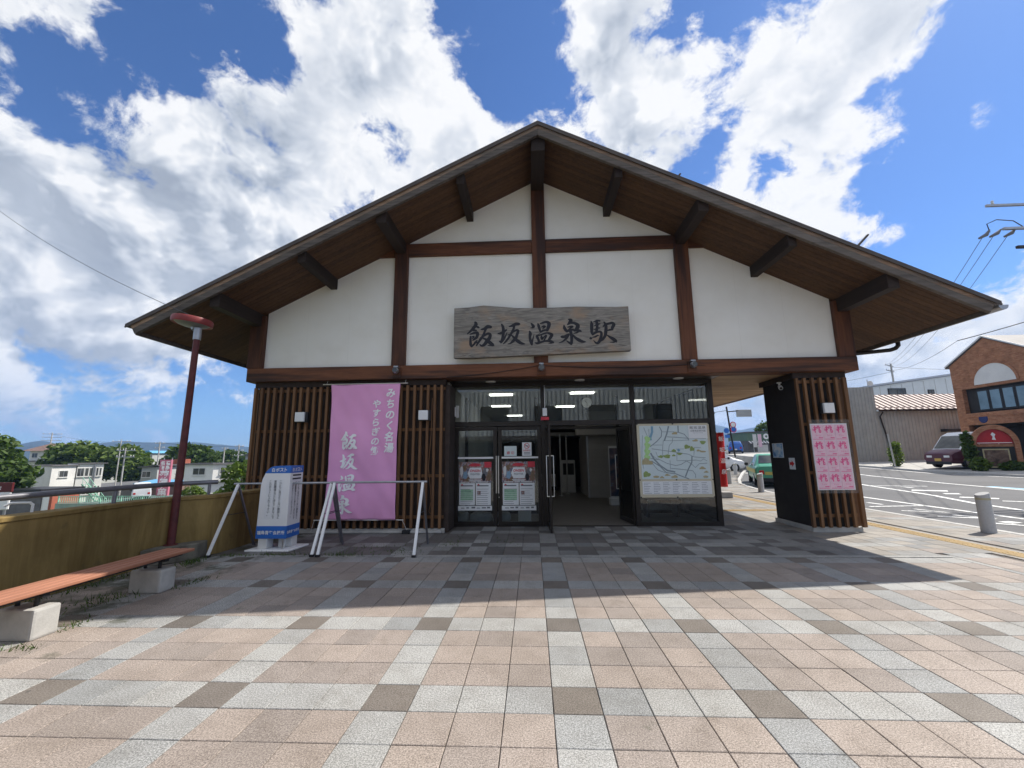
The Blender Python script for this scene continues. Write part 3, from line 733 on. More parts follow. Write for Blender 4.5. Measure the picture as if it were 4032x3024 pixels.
# soffit boards, one slope's length each
bw = 0.118; L_ = math.hypot(7.74, 3.87)
bm_ = MB().box(0, L_, -bw/2+.003, bw/2-.003, 0, 0.02).mesh('soffit_board', M['soffit'], bevel=0.003)
for s_ in (-1, 1):
    for k in range(int((13.0-4.6)/bw)):
        o = bpy.data.objects.new('soffit_board', bm_); link(o, ro)
        ang = math.atan(0.5)
        o.location = (XC, YF+.11+bw*k, 7.835+rng.uniform(-.001, .001)); o.rotation_euler = (0, ang, 0) if s_ > 0 else (0, ang, math.pi)
for k in (-6.33, -4.665, -3.11, -1.555, 1.555, 3.11, 4.665, 6.33):
    x = XC+k; w = 0.10 if abs(k) in (6.33, 3.11) else 0.075; zt = soff(x)+0.03; zb = soff(x)-0.20
    if abs(k) == 6.33: zb -= 0.03
    mb = MB().prism([(x-w, zb), (x+w, zb), (x+w, soff(x+w)+.02), (x-w, soff(x-w)+.02)], YF+0.075, YW+0.03); bld(mb, 'purlin', M['timber_y'], ro, bevel=0.006)
mb = MB().box(XC-.14, XC+.14, YF+.075, YW-.02, 7.83-.32, 7.80); bld(mb, 'ridge_beam', M['timber_y'], ro, bevel=0.008)
# snow guards standing up from the right-hand roof slope
for x, h in [(5.87, .26), (2.75, .10)]:
    z = 8.10-.5*(x-XC)
    mb = MB().beam((x, 4.62, z-.03), (x+h*1.1, 4.62, z+h), 0.05, 0.03); bld(mb, 'snow_guard', M['roofmetal'], ro)
# gutter on the right eave with its downpipe
prof = [(0.085*math.cos(a), 0.085*math.sin(a)) for a in np.linspace(math.pi, 2*math.pi, 9)] + [(0.075*math.cos(a), 0.075*math.sin(a)) for a in np.linspace(2*math.pi, math.pi, 9)]
gx, gz = XC+8.0, 4.03
bld(MB().prism([(gx+a, gz+b) for a, b in prof], YF-.02, YB-.5), 'gutter', M['galv'], ro, smooth=True)
bld(MB().prism([(gx+.085*math.cos(a), gz+.085*math.sin(a)) for a in np.linspace(math.pi, 2*math.pi, 9)], YF-.028, YF-.018), 'gutter_end', M['galv'], ro)
bld(MB().tube([(gx, 6.64, gz-.06), (gx, 6.64, gz-.16), (gx-.05, 6.66, gz-.22), (gx-.14, 6.7, gz-.25), (6.75, 7.0, 3.72), (6.62, 7.02, 3.66), (6.58, 7.03, 3.5)], 0.045, 10), 'downpipe', M['bronze'], ro, smooth=True)
# side and back walls above the porch, closing the volume
for (a, b, c, d) in [(-6.33, -6.13, 6.22, YB-.6), (6.38, 6.58, 6.22, YB-.6)]:
    bld(MB().box(a, b, c, d, 3.175, 4.75), 'side_wall', M['timber_x'])
bld(MB().prism([(-6.3, -0.1), (6.58, -0.1), (6.58, soff(6.58)), (XC, soff(XC)), (-6.3, soff(-6.3))], YB-.6, YB-.4), 'back_wall', M['plaster'])
# lintel recess under the beam
bld(MB().box(-6.2, -1.955, 5.99, 6.2, 3.06, 3.174), 'lintel', M['slatback'])
bld(MB().box(5.34, 6.4, 5.99, 7.3, 3.06, 3.174), 'lintel', M['slatback'])
# left wall: dark backing with cedar slats on rails
wl = bld(MB().box(-6.15, -1.955, 6.06, 6.26, 0.0, 3.06), 'wall', M['slatback'])
bld(MB().box(-6.15, -5.95, 6.262, YB-.62, -0.6, 3.17), 'wall', M['plaster'])
bld(MB().box(-6.1, -1.93, 5.96, 6.055, -0.02, 0.075), 'plinth', M['concrete'], bevel=0.01)
sm = MB().box(-.027, .027, -.035, .035, 0.085, 3.05).mesh('slat', M['slat'], bevel=0.004)
x = -6.16
while x < -1.95:
    o = link(bpy.data.objects.new('slat', sm), wl); o.location = (x+rng.uniform(-.003, .003), 5.965, rng.uniform(-.004, .004)); o.rotation_euler = (0, rng.uniform(-.0015, .0015), 0); x += 0.1475
for k in range(1, 9):
    o = link(bpy.data.objects.new('slat', sm), wl); o.location = (-6.19, 5.98+k*0.1475, 0)
for z in (0.30, 1.13, 2.10, 2.98):
    bld(MB().box(-6.15, -1.96, 6.002, 6.03, z-.03, z+.03), 'slat_rail', M['slat'], wl)
# right pillar
pl = bld(MB().box(5.40, 6.28, 6.05, 7.25, 0.0, 3.06), 'pillar', M['pillarside'])
bld(MB().box(5.36, 6.31, 5.97, 7.28, -0.02, 0.085), 'plinth', M['concrete'], pl, bevel=0.01)
for k in range(7):
    o = link(bpy.data.objects.new('slat', sm), pl); o.location = (5.375+k*0.157, 5.955, rng.uniform(-.004, .004))
for k in range(9):
    o = link(bpy.data.objects.new('slat', sm), pl); o.location = (6.345, 5.97+k*0.157, 0); o.rotation_euler = (0, 0, math.pi/2)
for z in (0.30, 1.13, 2.10, 2.98):
    bld(MB().box(5.37, 6.27, 5.992, 6.02, z-.03, z+.03), 'slat_rail', M['slat'], pl)
# porch ceiling boards to the right of the glass front
pb = MB().box(3.98, 6.378, -.075+.003, .075-.003, 0, 0.02).mesh('porch_board', M['porchboard'], bevel=0.003)
for k in range(int((YB-.7-6.23)/0.15)):
    o = link(bpy.data.objects.new('porch_board', pb), st); o.location = (0, 6.31+.15*k, 3.178+rng.uniform(-.001, .001))
bld(MB().box(3.97, 6.378, 6.225, YB-.65, 3.21, 3.3), 'porch_ceiling', M['slatback'])
# porch ceiling of the entrance, with three round lamps
bld(MB().box(-1.95, 3.96, 6.225, 6.66, 3.18, 3.3), 'entrance_ceiling', M['bronze'])
for x in (-1.02, 0.98, 3.15):
    bld(MB().lathe([(0.10, 3.165), (0.115, 3.172), (0.115, 3.185)], (x, 6.42, 0), 20), 'downlight', M['white'], smooth=True)
# glazed entrance front -----------------------------------------------------------
gl = bld(MB().box(-1.95, 3.96, 6.655, 6.745, 3.10, 3.18), 'entrance_frame', M['bronze'])
def fr(x0, x1, z0, z1, y0=6.65, y1=6.75, name='frame_member'): return bld(MB().box(x0, x1, y0, y1, z0, z1), name, M['bronze'], gl, bevel=0.004)
bld(MB().box(-1.955, -1.86, 6.03, 6.65, 0.0, 3.06), 'jamb', M['slatback'], gl)
fr(-1.95, -1.87, 0.0, 3.10); fr(0.10, 0.20, 0.0, 3.10); fr(2.12, 2.22, 0.0, 3.10); fr(3.85, 3.96, 0.0, 3.10)
fr(-1.87, 0.10, 2.19, 2.30, 6.652, 6.748); fr(0.20, 2.12, 2.19, 2.30, 6.652, 6.748); fr(2.22, 3.85, 2.19, 2.30, 6.652, 6.748)
fr(2.22, 3.85, 0.0, 0.085, 6.652, 6.748); fr(-1.87, 0.10, 0.0, 0.012, 6.66, 6.74, 'threshold'); fr(0.20, 2.12, 0.0, 0.012, 6.66, 6.74, 'threshold')
def pane(x0, x1, z0, z1, y=6.70, parent=gl): return bld(MB().box(x0, x1, y-.004, y+.004, z0, z1), 'pane', M['glass'], parent)
pane(-1.872, 0.102, 2.298, 3.102); pane(0.198, 2.122, 2.298, 3.102); pane(2.218, 3.852, 2.298, 3.102); pane(2.218, 3.852, 0.083, 2.192)
def door(hinge, width, sgn, ang):
    d = empty('door', (hinge, 6.70, 0.016), ang, parent=gl)
    w = width*sgn; a, b = min(0, w), max(0, w)
    mb = MB(); s1 = 0.085
    mb.box(a, a+s1, -.022, .022, 0, 2.165); mb.box(b-s1, b, -.022, .022, 0, 2.165)
    mb.box(a+s1, b-s1, -.021, .021, 0, 0.085); mb.box(a+s1, b-s1, -.021, .021, 2.08, 2.165)
    mb.build('door_frame', M['bronze'], d, bevel=0.003)
    MB().box(a+s1-.002, b-s1+.002, -.004, .004, .083, 2.082).build('door_pane', M['glass'], d)
    hx = w-sgn*0.042
    for yy in (-1, 1):
        hb = MB(); y0 = yy*0.07
        hb.tube([(hx+sgn*.03, yy*.02, 1.50), (hx+sgn*.03, y0, 1.50), (hx+sgn*.03, y0, 0.70), (hx+sgn*.03, yy*.02, 0.70)], 0.0125, 8)
        hb.build('handle', M['steel'], d, smooth=True)
    return d
D1 = door(-1.865, 0.96, 1, 0); D2 = door(0.095, 0.975, -1, 0)
D3 = door(0.215, 0.93, 1, R(-88)); D4 = door(2.105, 0.93, -1, R(-82))
bld(MB().lathe([(0.012, -.03), (0.012, 0)], (-0.86, 6.68, 0.62), 10, axis='y'), 'lock', M['steel'], gl)
# side glazing of the waiting room along the porch
for (a, b) in [(6.755, 8.66), (8.76, 10.9)]:
    fr(3.87, 3.95, 0.0, 0.085, a, b); fr(3.87, 3.95, 2.19, 2.30, a, b); fr(3.87, 3.95, 3.10, 3.18, a, b)
    bld(MB().box(3.906, 3.914, a, b, 0.083, 2.192), 'pane', M['glass'], gl); bld(MB().box(3.906, 3.914, a, b, 2.298, 3.102), 'pane', M['glass'], gl)
fr(3.86, 3.96, 0.0, 3.18, 8.66, 8.76); fr(3.86, 3.96, 0.0, 3.18, 10.9, 11.0)
# interior shell
iw = bld(MB().box(-1.95, 3.95, 6.752, 18.0, 3.12, 3.17), 'ceiling', M['ceil'])
bld(MB().box(-6.0, 3.96, 6.76, 18.0, -0.5, -0.002), 'floor', M['intfloor'])
bld(MB().box(-2.1, -1.95, 6.30, 18.0, 0.0, 3.16), 'inner_wall', M['intwall'])
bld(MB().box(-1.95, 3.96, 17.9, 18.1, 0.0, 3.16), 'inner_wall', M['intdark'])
bld(MB().box(3.86, 3.96, 11.0, 18.0, 0.0, 3.16), 'inner_wall', M['intwall'])
# second glazed screen inside the lobby
for (a, b, c, d) in [(-1.95, -1.87, 0, 3.12), (-.02, .06, 0, 3.12), (2.18, 2.26, 0, 3.12), (3.78, 3.86, 0, 3.12), (-1.87, 3.78, 2.22, 2.30), (2.26, 3.78, 0, 0.08), (-1.87, -.02, 0, 0.08)]:
    fr(a, b, c, d, 8.67, 8.74)
pane(-1.87, -.02, .08, 2.22, 8.705); pane(2.26, 3.78, .08, 2.22, 8.705)
# lit ceiling panels and hanging tube lights
for x, y in [(-0.9, 8.0), (1.2, 7.9), (-1.1, 10.6), (1.0, 11.0), (-0.8, 14.0), (2.9, 9.8)]:
    mb = MB().box(x-.30, x+.30, y-.10, y+.10, 3.085, 3.118); bld(mb, 'ceiling_light', M['tube'], iw)
bld(MB().box(-0.9, 3.5, 15.9, 17.9, 2.35, 2.5), 'bulkhead', M['intwall'])

# ------------------------------------------------------------------ signs and fittings on the building
def plank_mat():
    t = NT('sign_plank'); v = t.coord('World', (1.1, 9, 9)); g = t.noise(v, 2.0, 8, 0.62, 1.5)
    c = t.ramp(g, [(0.28, (0.11, 0.10, 0.088)), (0.55, (0.27, 0.25, 0.22)), (0.8, (0.42, 0.38, 0.33))])
    w = t.noise(t.coord('World', (1.4, 1, 2.2)), 1.5, 4)
    c = t.mix(t.ramp(w, [(0.5, (0, 0, 0)), (0.7, (0.75, 0.75, 0.75))]), c, (0.36, 0.25, 0.165))
    t.bump(g, 0.4, 0.008); return t.fin(c, 0.75, 0, 0.25)
M['plank'] = plank_mat()
sg = empty('station_sign', (0.12, 5.8, 3.55), label='long weathered wooden plank sign carved with five large brush characters above the doors', cat='sign')
o_ = Vector((0.12, 5.8, 3.55))
top = [(-1.74, 4.69), (-1.45, 4.70), (-1.1, 4.735), (-0.75, 4.70), (-0.35, 4.655), (0.1, 4.645), (0.55, 4.65), (0.9, 4.655), (1.3, 4.64), (1.7, 4.625), (1.985, 4.63)]
bot = [(1.99, 3.665), (1.6, 3.655), (1.0, 3.64), (0.5, 3.625), (0.0, 3.61), (-0.5, 3.60), (-1.0, 3.585), (-1.3, 3.575), (-1.74, 3.585)]
mb = MB().prism([(x-o_.x, z-o_.z) for x, z in top+bot], -.075, .06); mb.build('plank', M['plank'], sg, bevel=0.012, seg=2)
for k in ('han', 'saka', 'on', 'sen', 'eki'):
    mb = MB(); cx, cz, _ = STROKES[k]; brush(mb, k, cx-o_.x, cz-o_.z, 1.0, -.0765, 0.0005, 1.22); mb.build('carved_character', M['ink'], sg)
# pink hanging banner
bn = empty('hanging_banner', (-3.66, 5.86, 3.08), label='tall pink cloth banner with white brush lettering hung over the left slat wall', cat='banner')
o_ = Vector((-3.66, 5.86, 3.08)); x0, x1, z0, z1 = -4.42, -2.905, 0.27, 3.075
nx, nz = 44, 80; v = []
def by(u, w):   # soft folds in the cloth
    return 0.012*math.sin(u*9+w*2.2)*(0.3+w) + 0.02*math.sin(u*3.1+1.0)*w + 0.05*noise.noise(Vector((u*3, w*4, 3))) + 0.022*noise.noise(Vector((u*6-w*6, w*3.5, 7))) + 0.01*math.sin(u*26+w*3)*max(0, w-.72)*3
for j in range(nz+1):
    for i in range(nx+1):
        u, w = i/nx, j/nz
        taper = 0.03*math.sin(w*math.pi)
        v.append((x0+taper+(x1-x0-2*taper)*u-o_.x, by(u, w), (z1+(z0-z1)*w)-o_.z))
f = [(j*(nx+1)+i, j*(nx+1)+i+1, (j+1)*(nx+1)+i+1, (j+1)*(nx+1)+i) for j in range(nz) for i in range(nx)]
cl = MB().add(v, f).build('cloth', M['banner'], bn, smooth=True)
sf = cl.modifiers.new('thick', 'SOLIDIFY'); sf.thickness = 0.0015
def drape(mb, lift=0.013):
    out = []
    for (x, y, z) in mb.v:
        u = (x+o_.x-x0)/(x1-x0); w = (z1-(z+o_.z))/(z1-z0); out.append((x, y+by(u, w)-lift, z))
    mb.v = out; return mb
def bx(px): return -4.42 + (px-800)/(1380-800)*1.515
def bz(py): return 3.075 - (py-130)/(1243-130)*2.805
mb = MB(); lay_v(mb, 'みちのく名湯', bx(1305)-o_.x, bz(172)-o_.z, 0.185, 0.232, 0.032, shear=0.12); drape(mb).build('lettering', M['bannertext'], bn)
mb = MB(); lay_v(mb, 'やすらぎの郷', bx(1190)-o_.x, bz(268)-o_.z, 0.16, 0.198, 0.03, shear=0.12); drape(mb).build('lettering', M['bannertext'], bn)
for k, py in (('han', 605), ('saka', 780), ('on', 955), ('sen', 1125)):
    mb = MB(); brush(mb, k, bx(978 if k != 'sen' else 960)-o_.x, bz(py)-o_.z, 0.66, 0.0, 0.0003, 1.4); drape(mb).build('lettering', M['bannertext'], bn)
MB().tube([(-4.60-o_.x, 0, 3.085-o_.z), (-2.74-o_.x, 0, 3.085-o_.z)], 0.011, 8).build('rod', M['steel'], bn, smooth=True)
MB().tube([(-4.62-o_.x, 0.01, .262-o_.z), (-2.75-o_.x, 0.01, .262-o_.z)], 0.011, 8).build('rod', M['steel'], bn, smooth=True)
for xa, xb in ((-4.60, -4.66), (-2.77, -2.66)):
    MB().tube([(xa-o_.x, 0, .262-o_.z), (xb-o_.x, .0, .04-o_.z)], 0.004, 5).build('tie_cord', M['offwhite'], bn)
for xa in (-4.52, -2.80): MB().tube([(xa-o_.x, 0, 3.09-o_.z), (xa-o_.x, .05, 3.19-o_.z)], 0.003, 5).build('tie_cord', M['offwhite'], bn)
w_ = MB().box(-2.76, -2.60, 5.80, 5.92, 0.0, 0.07).build('anchor_weight', M['black'], None, bevel=0.01); tag(w_, 'small black weight on the paving at the right foot of the pink banner', 'weight')
# square wall lamps
def wall_lamp(x, y, z, label, s_=0.2):
    e = empty('wall_lamp', (x, y, z), label=label, cat='lamp', group='square wall lamps on the slats')
    MB().box(-s_/2-.02, s_/2+.045, 0.02, .09, -s_/2-.01, s_/2+.01).build('housing', M['black'], e, bevel=0.006)
    MB().box(-s_/2, s_/2, -.035, .018, -s_/2, s_/2).build('diffuser', M['paper'], e, bevel=0.006)
wall_lamp(-5.05, 5.84, 2.39, 'square white wall lamp on the slats left of the pink banner')
wall_lamp(-2.385, 5.84, 2.39, 'square white wall lamp on the slats between the pink banner and the doors')
wall_lamp(5.865, 5.83, 2.41, 'square white wall lamp on the right pillar above the pink posters')
# floodlights on the beam
def flood(x, label):
    e = empty('spotlight', (x, 5.84, 3.32), label=label, cat='light', group='floodlights along the beam')
    MB().box(-.09, .09, -.03, 0, -.12, .10).build('mounting_plate', M['timber_x'], e, bevel=0.004)
    MB().lathe([(0.045, -.14), (0.062, -.12), (0.066, -.05), (0.045, -.02)], (0, -.03, .02), 16, axis='y').build('lamp_body', M['galv'], e, smooth=True)
    MB().lathe([(0.05, -.146), (0.05, -.1405)], (0, -.03, .02), 16, axis='y').build('lens', M['darkglass'], e, smooth=True)
    MB().box(-.05, .05, -.12, -.02, .085, .125).build('hood', M['galv'], e, bevel=0.01)
flood(-2.98, 'small grey floodlight on the beam above the pink banner')
flood(0.116, 'small grey floodlight on the beam under the wooden station sign')
flood(3.243, 'small grey floodlight on the beam right of the wooden station sign')
def cable(name, a, b, sag, r, mat, n=14, parent=None):
    a, b = Vector(a), Vector(b)
    pts = [a.lerp(b, t) - Vector((0, 0, 4*sag*t*(1-t))) for t in np.linspace(0, 1, n)]
    return MB().tube(pts, r, 5).build(name, mat, parent)
for k, (a, b, s_, lb) in enumerate([((-1.9, 5.83, 3.19), (0.04, 5.825, 3.40), 0.03, 'thin black cable slung along the beam left of the middle floodlight'),
        ((0.2, 5.825, 3.40), (3.17, 5.83, 3.36), 0.05, 'thin black cable slung along the beam right of the middle floodlight'), ((3.3, 5.83, 3.34), (5.2, 5.95, 3.15), -0.04, 'thin black cable running down from the right floodlight to the pillar')]):
    tag(cable('cable', a, b, s_, 0.006, M['black']), lb, 'cable')
# loose cable on the slats right of the banner
pts = [(-2.22, 5.915, 2.76), (-2.23, 5.912, 2.0), (-2.27, 5.91, 1.3), (-2.22, 5.91, 0.9), (-2.2, 5.912, 0.62), (-2.24, 5.91, 0.42), (-2.19, 5.912, 0.36)]
tag(MB().tube(pts, 0.007, 6).build('cable', M['slat'], None, smooth=True), 'tan cable hanging down the slats left of the glass doors', 'cable')
# security camera and notices on the dark left face of the pillar
sc_ = empty('security_camera', (5.40, 6.45, 3.05), label='white security camera under the ceiling on the right pillar', cat='camera')
MB().lathe([(0.045, 0.0), (0.05, -.02), (0.02, -.03), (0.018, -.08)], (-.08, 0, .0), 12).build('bracket', M['white'], sc_, smooth=True)
MB().tube([(-.06, .02, -.09), (-.10, -.06, -.12), (-.13, -.13, -.15)], 0.04, 12).build('camera_body', M['white'], sc_, smooth=True)
MB().tube([(-.131, -.132, -.151), (-.134, -.139, -.154)], 0.03, 12).build('lens', M['black'], sc_)
def notice_blue():
    t = NT('notice_print'); v = t.coord('Object', (1, 1, 1)); n_ = t.noise(v, 7, 4)
    return t.fin(t.ramp(n_, [(0.4, (0.70, 0.74, 0.76)), (0.5, (0.35, 0.55, 0.72)), (0.62, (0.10, 0.25, 0.5))]), 0.4)
nb = empty('notice', (5.39, 6.92, 1.42), label='small blue and white printed notice on the dark side of the pillar', cat='notice')
MB().box(0, .006, -.2, .2, 0, .32).build('sheet', M['paper'], nb); MB().box(-.003, -.0005, -.185, .185, .012, .308).build('print', notice_blue(), nb)
na = empty('arrow_notice', (5.39, 6.45, 1.18), label='white notice with a red arrow on the dark side of the pillar', cat='notice')
MB().box(0, .006, -.10, .10, 0, .24).build('sheet', M['paper'], na)
mb = MB().prism([(.075, .09), (.075, .15), (0.0, .15), (0.0, .185), (-.08, .12), (0.0, .055), (0.0, .09)], -.003, -.0005, 'x'); mb.build('arrow', M['red'], na)
# sheet of pink posters in clear plastic on the pillar
po = empty('poster_sheet', (5.85, 5.87, 0.80), label='sheet of twelve pink peach posters behind clear plastic on the right pillar', cat='poster')
MB().box(-.355, .355, .012, .02, -.0, 1.30).build('backing_sheet', M['paper'], po)
for r_ in range(4):
    for c_ in range(3):
        x, z = -.34+c_*.227, 1.285-(r_+1)*.318
        p = MB().box(x, x+.222, .006, .0115, z, z+.312).build('poster', M['posterpink'], po)
        mb = MB(); lay(mb, '桃', x+.035, z+.145, .15, .15, 0.03, 0.0045, stretch=True); mb.build('character', M['magenta'], p)
        mb = MB(); lay(mb, '桃', x+.012, z+.19, .045, .045, 0.01, 0.004); lay(mb, 'ちゃん', x+.02, z+.085, .18, .03, 0.004, 0.004)
        mb.box(x+.015, x+.20, .003, .0055, z+.02, z+.028); mb.box(x+.12, x+.2, .003, .0055, z+.045, z+.06); mb.build('small_print', M['magenta'], p)
def cleanfilm():
    t = NT('clear_plastic'); v = t.coord('Object', (3, 1, 1.2)); n_ = t.noise(v, 2.2, 5, 0.6, 1.0); t.bump(n_, 1.0, 0.06)
    t.fin((0.8, 0.8, 0.8), 0.12, 0, 0.5); t.set(t.b, 'Alpha', 0.10); return t.m
nx, nz = 14, 26
v = [(-.39+.78*i/nx+.0, -.012-.018*noise.noise(Vector((i*.5, j*.35, 1))), -.06+1.44*j/nz) for j in range(nz+1) for i in range(nx+1)]
f = [(j*(nx+1)+i, j*(nx+1)+i+1, (j+1)*(nx+1)+i+1, (j+1)*(nx+1)+i) for j in range(nz) for i in range(nx)]
MB().add(v, f).build('plastic_cover', cleanfilm(), po, smooth=True)
# map board behind the right-hand glass
mpb = empty('map_board', (3.01, 6.60, 0.60), label='large illustrated area map board mounted at the right-hand glass panel', cat='map')
M['mapframe'] = plain('map_frame', (0.58, 0.52, 0.38), 0.6, 0.05, 4); M['mappaper'] = plain('map_paper', (0.60, 0.68, 0.68), 0.6, 0.04, 5)
M['maproad'] = plain('map_road', (0.24, 0.29, 0.31), 0.7, 0.1, 20); M['mapgreen'] = plain('map_green', (0.27, 0.35, 0.12), 0.7, 0.15, 20)
M['maplime'] = plain('map_lime', (0.42, 0.66, 0.28), 0.7, 0.15, 20); M['maptan'] = plain('map_tan', (0.44, 0.38, 0.22), 0.7, 0.15, 20); M['mapblue'] = plain('map_river', (0.20, 0.36, 0.48), 0.7, 0.1, 20)
MB().box(-.79, .79, .012, .04, 0, 1.595).build('board', M['mapframe'], mpb, bevel=0.004)
sh = MB().box(-.735, .735, .008, .0115, .39, 1.55).build('map_sheet', M['mappaper'], mpb); kp = MB().box(-.735, .735, .008, .0115, .07, .345).build('legend_sheet', M['paper'], mpb)
def mx(px, py): # photo zoom coords of the map -> board coords
    u = (px-150-(py-100)*0.075)/(1290+ (py-100)*0.0); return -.735+1.47*min(1, max(0, u)), 1.55-(py-120)/(1130-120)*1.16
def mline(mb, pts, w, lift):
    P = [Vector(mx(*p)) for p in pts]; V = []
    for i, p in enumerate(P):
        t = (P[min(i+1, len(P)-1)]-P[max(i-1, 0)]); t = t.normalized() if t.length > 0 else Vector((1, 0)); n = Vector((-t.y, t.x))*w/2
        V += [(p.x+n.x, lift, p.y+n.y), (p.x-n.x, lift, p.y-n.y)]
    mb.add(V, [(2*i, 2*i+1, 2*i+3, 2*i+2) for i in range(len(P)-1)])
rd = MB()
for i, (w, pts) in enumerate([(22, [(720, 130), (690, 270), (640, 410)]), (18, [(900, 125), (905, 250)]), (12, [(800, 260), (900, 250), (1020, 290), (1080, 360), (1110, 410)]), (10, [(690, 335), (900, 350), (1100, 370), (1430, 375)]),
      (14, [(370, 520), (500, 420), (580, 330), (590, 230), (545, 140)]), (8, [(620, 410), (610, 530), (610, 720)]), (8, [(800, 360), (790, 440), (735, 500), (715, 660)]), (7, [(620, 410), (900, 410), (1110, 400)]),
      (9, [(400, 560), (600, 590), (860, 630), (1100, 670), (1200, 720), (1350, 735), (1420, 740)]), (9, [(380, 740), (560, 770), (700, 840), (860, 880), (960, 860), (1070, 790), (1240, 780)]), (24, [(380, 640), (450, 760), (570, 880), (700, 970), (850, 1000)]),
      (14, [(400, 790), (560, 890), (680, 1010), (850, 1030), (1000, 1090), (1110, 1130)]), (20, [(1165, 700), (1160, 820), (1090, 960), (1040, 1090)]), (9, [(770, 930), (1000, 955), (1180, 980), (1230, 1050), (1230, 1110)]), (9, [(880, 640), (880, 790), (1050, 790)]),
      (9, [(1050, 790), (1150, 850), (1230, 920), (1300, 850), (1450, 840)]), (7, [(860, 570), (1010, 570)]), (7, [(1210, 540), (1200, 700)]), (7, [(1210, 545), (1330, 550)]), (7, [(420, 490), (600, 490)]), (7, [(750, 780), (760, 950)]), (7, [(220, 300), (215, 700), (250, 930)]), (7, [(240, 150), (320, 330)]),
      (7, [(340, 180), (350, 340)]), (7, [(590, 240), (830, 240)]), (8, [(400, 680), (540, 770), (480, 620)]), (8, [(420, 840), (520, 960), (660, 1010)]), (7, [(1240, 780), (1330, 800), (1380, 760), (1450, 800)])]):
    mline(rd, pts, w*0.0014, 0.0072-i*0.00008)
rd.build('printed_roads', M['maproad'], sh)
mb = MB(); mline(mb, [(400, 130), (405, 240), (370, 350), (380, 400)], .05, .0043); mline(mb, [(895, 575), (930, 610)], .05, .0043); mb.build('printed_river', M['mapblue'], sh)
def blob(mb, px, py, rx, rz, lift, flat=False):
    cx, cz = mx(px, py); n = 14; pts = []
    for k in range(n):
        a = 2*math.pi*k/n; r_ = 1+.18*math.sin(3*a+px)+.1*math.sin(5*a)
        zz = math.sin(a)*rz*r_; pts.append((cx+math.cos(a)*rx*r_, lift, cz+(max(zz, -rz*.3) if flat else zz)))
    mb.add(pts, [tuple(range(n))])
mb = MB()
for i, (px, py, rx, rz) in enumerate([(1070, 530, .065, .045), (1165, 570, .05, .05), (690, 705, .08, .04), (820, 600, .05, .03), (930, 660, .06, .025), (570, 710, .05, .03), (1370, 450, .06, .04), (310, 1040, .08, .06), (820, 690, .04, .02)]): mb = MB(); blob(mb, px, py, rx, rz, .0039-i*.00008); mb.build('printed_park', M['mapgreen'], sh)
mb = MB()
for i, (py) in enumerate((380, 500, 620, 730)): blob(mb, 315, py, .062, .075, .0031-i*.0001)
mb.build('printed_quarter', M['maplime'], sh)
mb = MB()
for i, (px, py, rx, rz) in enumerate([(310, 830, .12, .1), (1230, 420, .06, .035), (1290, 610, .05, .03), (1370, 630, .06, .03), (1360, 940, .07, .04), (1430, 1010, .05, .03), (1420, 1100, .05, .04), (700, 1060, .06, .03), (490, 1095, .06, .04), (840, 1095, .07, .04), (600, 1105, .05, .03), (840, 280, .06, .04), (1320, 330, .04, .03)]): mb = MB(); blob(mb, px, py, rx, rz, .0025-i*.00008, True); mb.build('printed_hill', M['maptan'], sh)
pn = MB().box(.33, .735, -.001, .001, 1.26, 1.55).build('title_panel', M['paper'], sh)
mb = MB(); lay(mb, '飯坂温泉', .36, 1.465, .35, .065, 0.006, -.0016, stretch=True); lay(mb, '主要施設案内図', .37, 1.405, .33, .045, 0.004, -.0016, stretch=True); lay(mb, 'Iizaka Onsen Guide Map', .37, 1.37, .33, .02, 0.0, -.0016); mb.build('title_lettering', M['inkgrey'], sh)
mb = MB()
for c_ in range(7):
    for r_ in range(7):
        x = -.70+c_*.205; z = .315-r_*.036; L0 = rng.uniform(.06, .14)
        mb.box(x, x+.014, .0062, .0078, z-.012, z); mb.box(x+.02, x+.02+L0, .0062, .0078, z-.010, z-.003)
mb.build('legend_lines', M['inkgrey'], kp)['kind'] = 'stuff'
for x in (-.78, 0, .78):
    for z in (.01, .375, 1.585): MB().box(x-.015, x+.015, .004, .011, z-.012, z+.012).build('clip', M['black'], mpb)
# posters, notices and rails on the closed glass doors
def printmat(name, stops, scale, detail=3):
    t = NT(name); v = t.coord('Object'); n_ = t.noise(v, scale, detail, 0.6, 0.8); return t.fin(t.ramp(n_, stops), 0.5, 0, 0.3)
M['posterart'] = printmat('poster_art', [(0.30, (0.06, 0.05, 0.06)), (0.43, (0.20, 0.15, 0.11)), (0.48, (0.34, 0.12, 0.12)), (0.52, (0.46, 0.42, 0.38)), (0.56, (0.22, 0.24, 0.30)), (0.66, (0.12, 0.08, 0.13))], 14.0, 5)
M['postergreen'] = plain('poster_green', (0.30, 0.50, 0.33), 0.6, 0.2, 20); M['posterred'] = plain('poster_red', (0.58, 0.05, 0.07), 0.6, 0.1, 20)
M['shopblue'] = plain('poster_blue', (0.22, 0.34, 0.46), 0.6, 0.2, 25); M['posterbrown'] = plain('poster_brown', (0.20, 0.13, 0.08), 0.6, 0.3, 25)
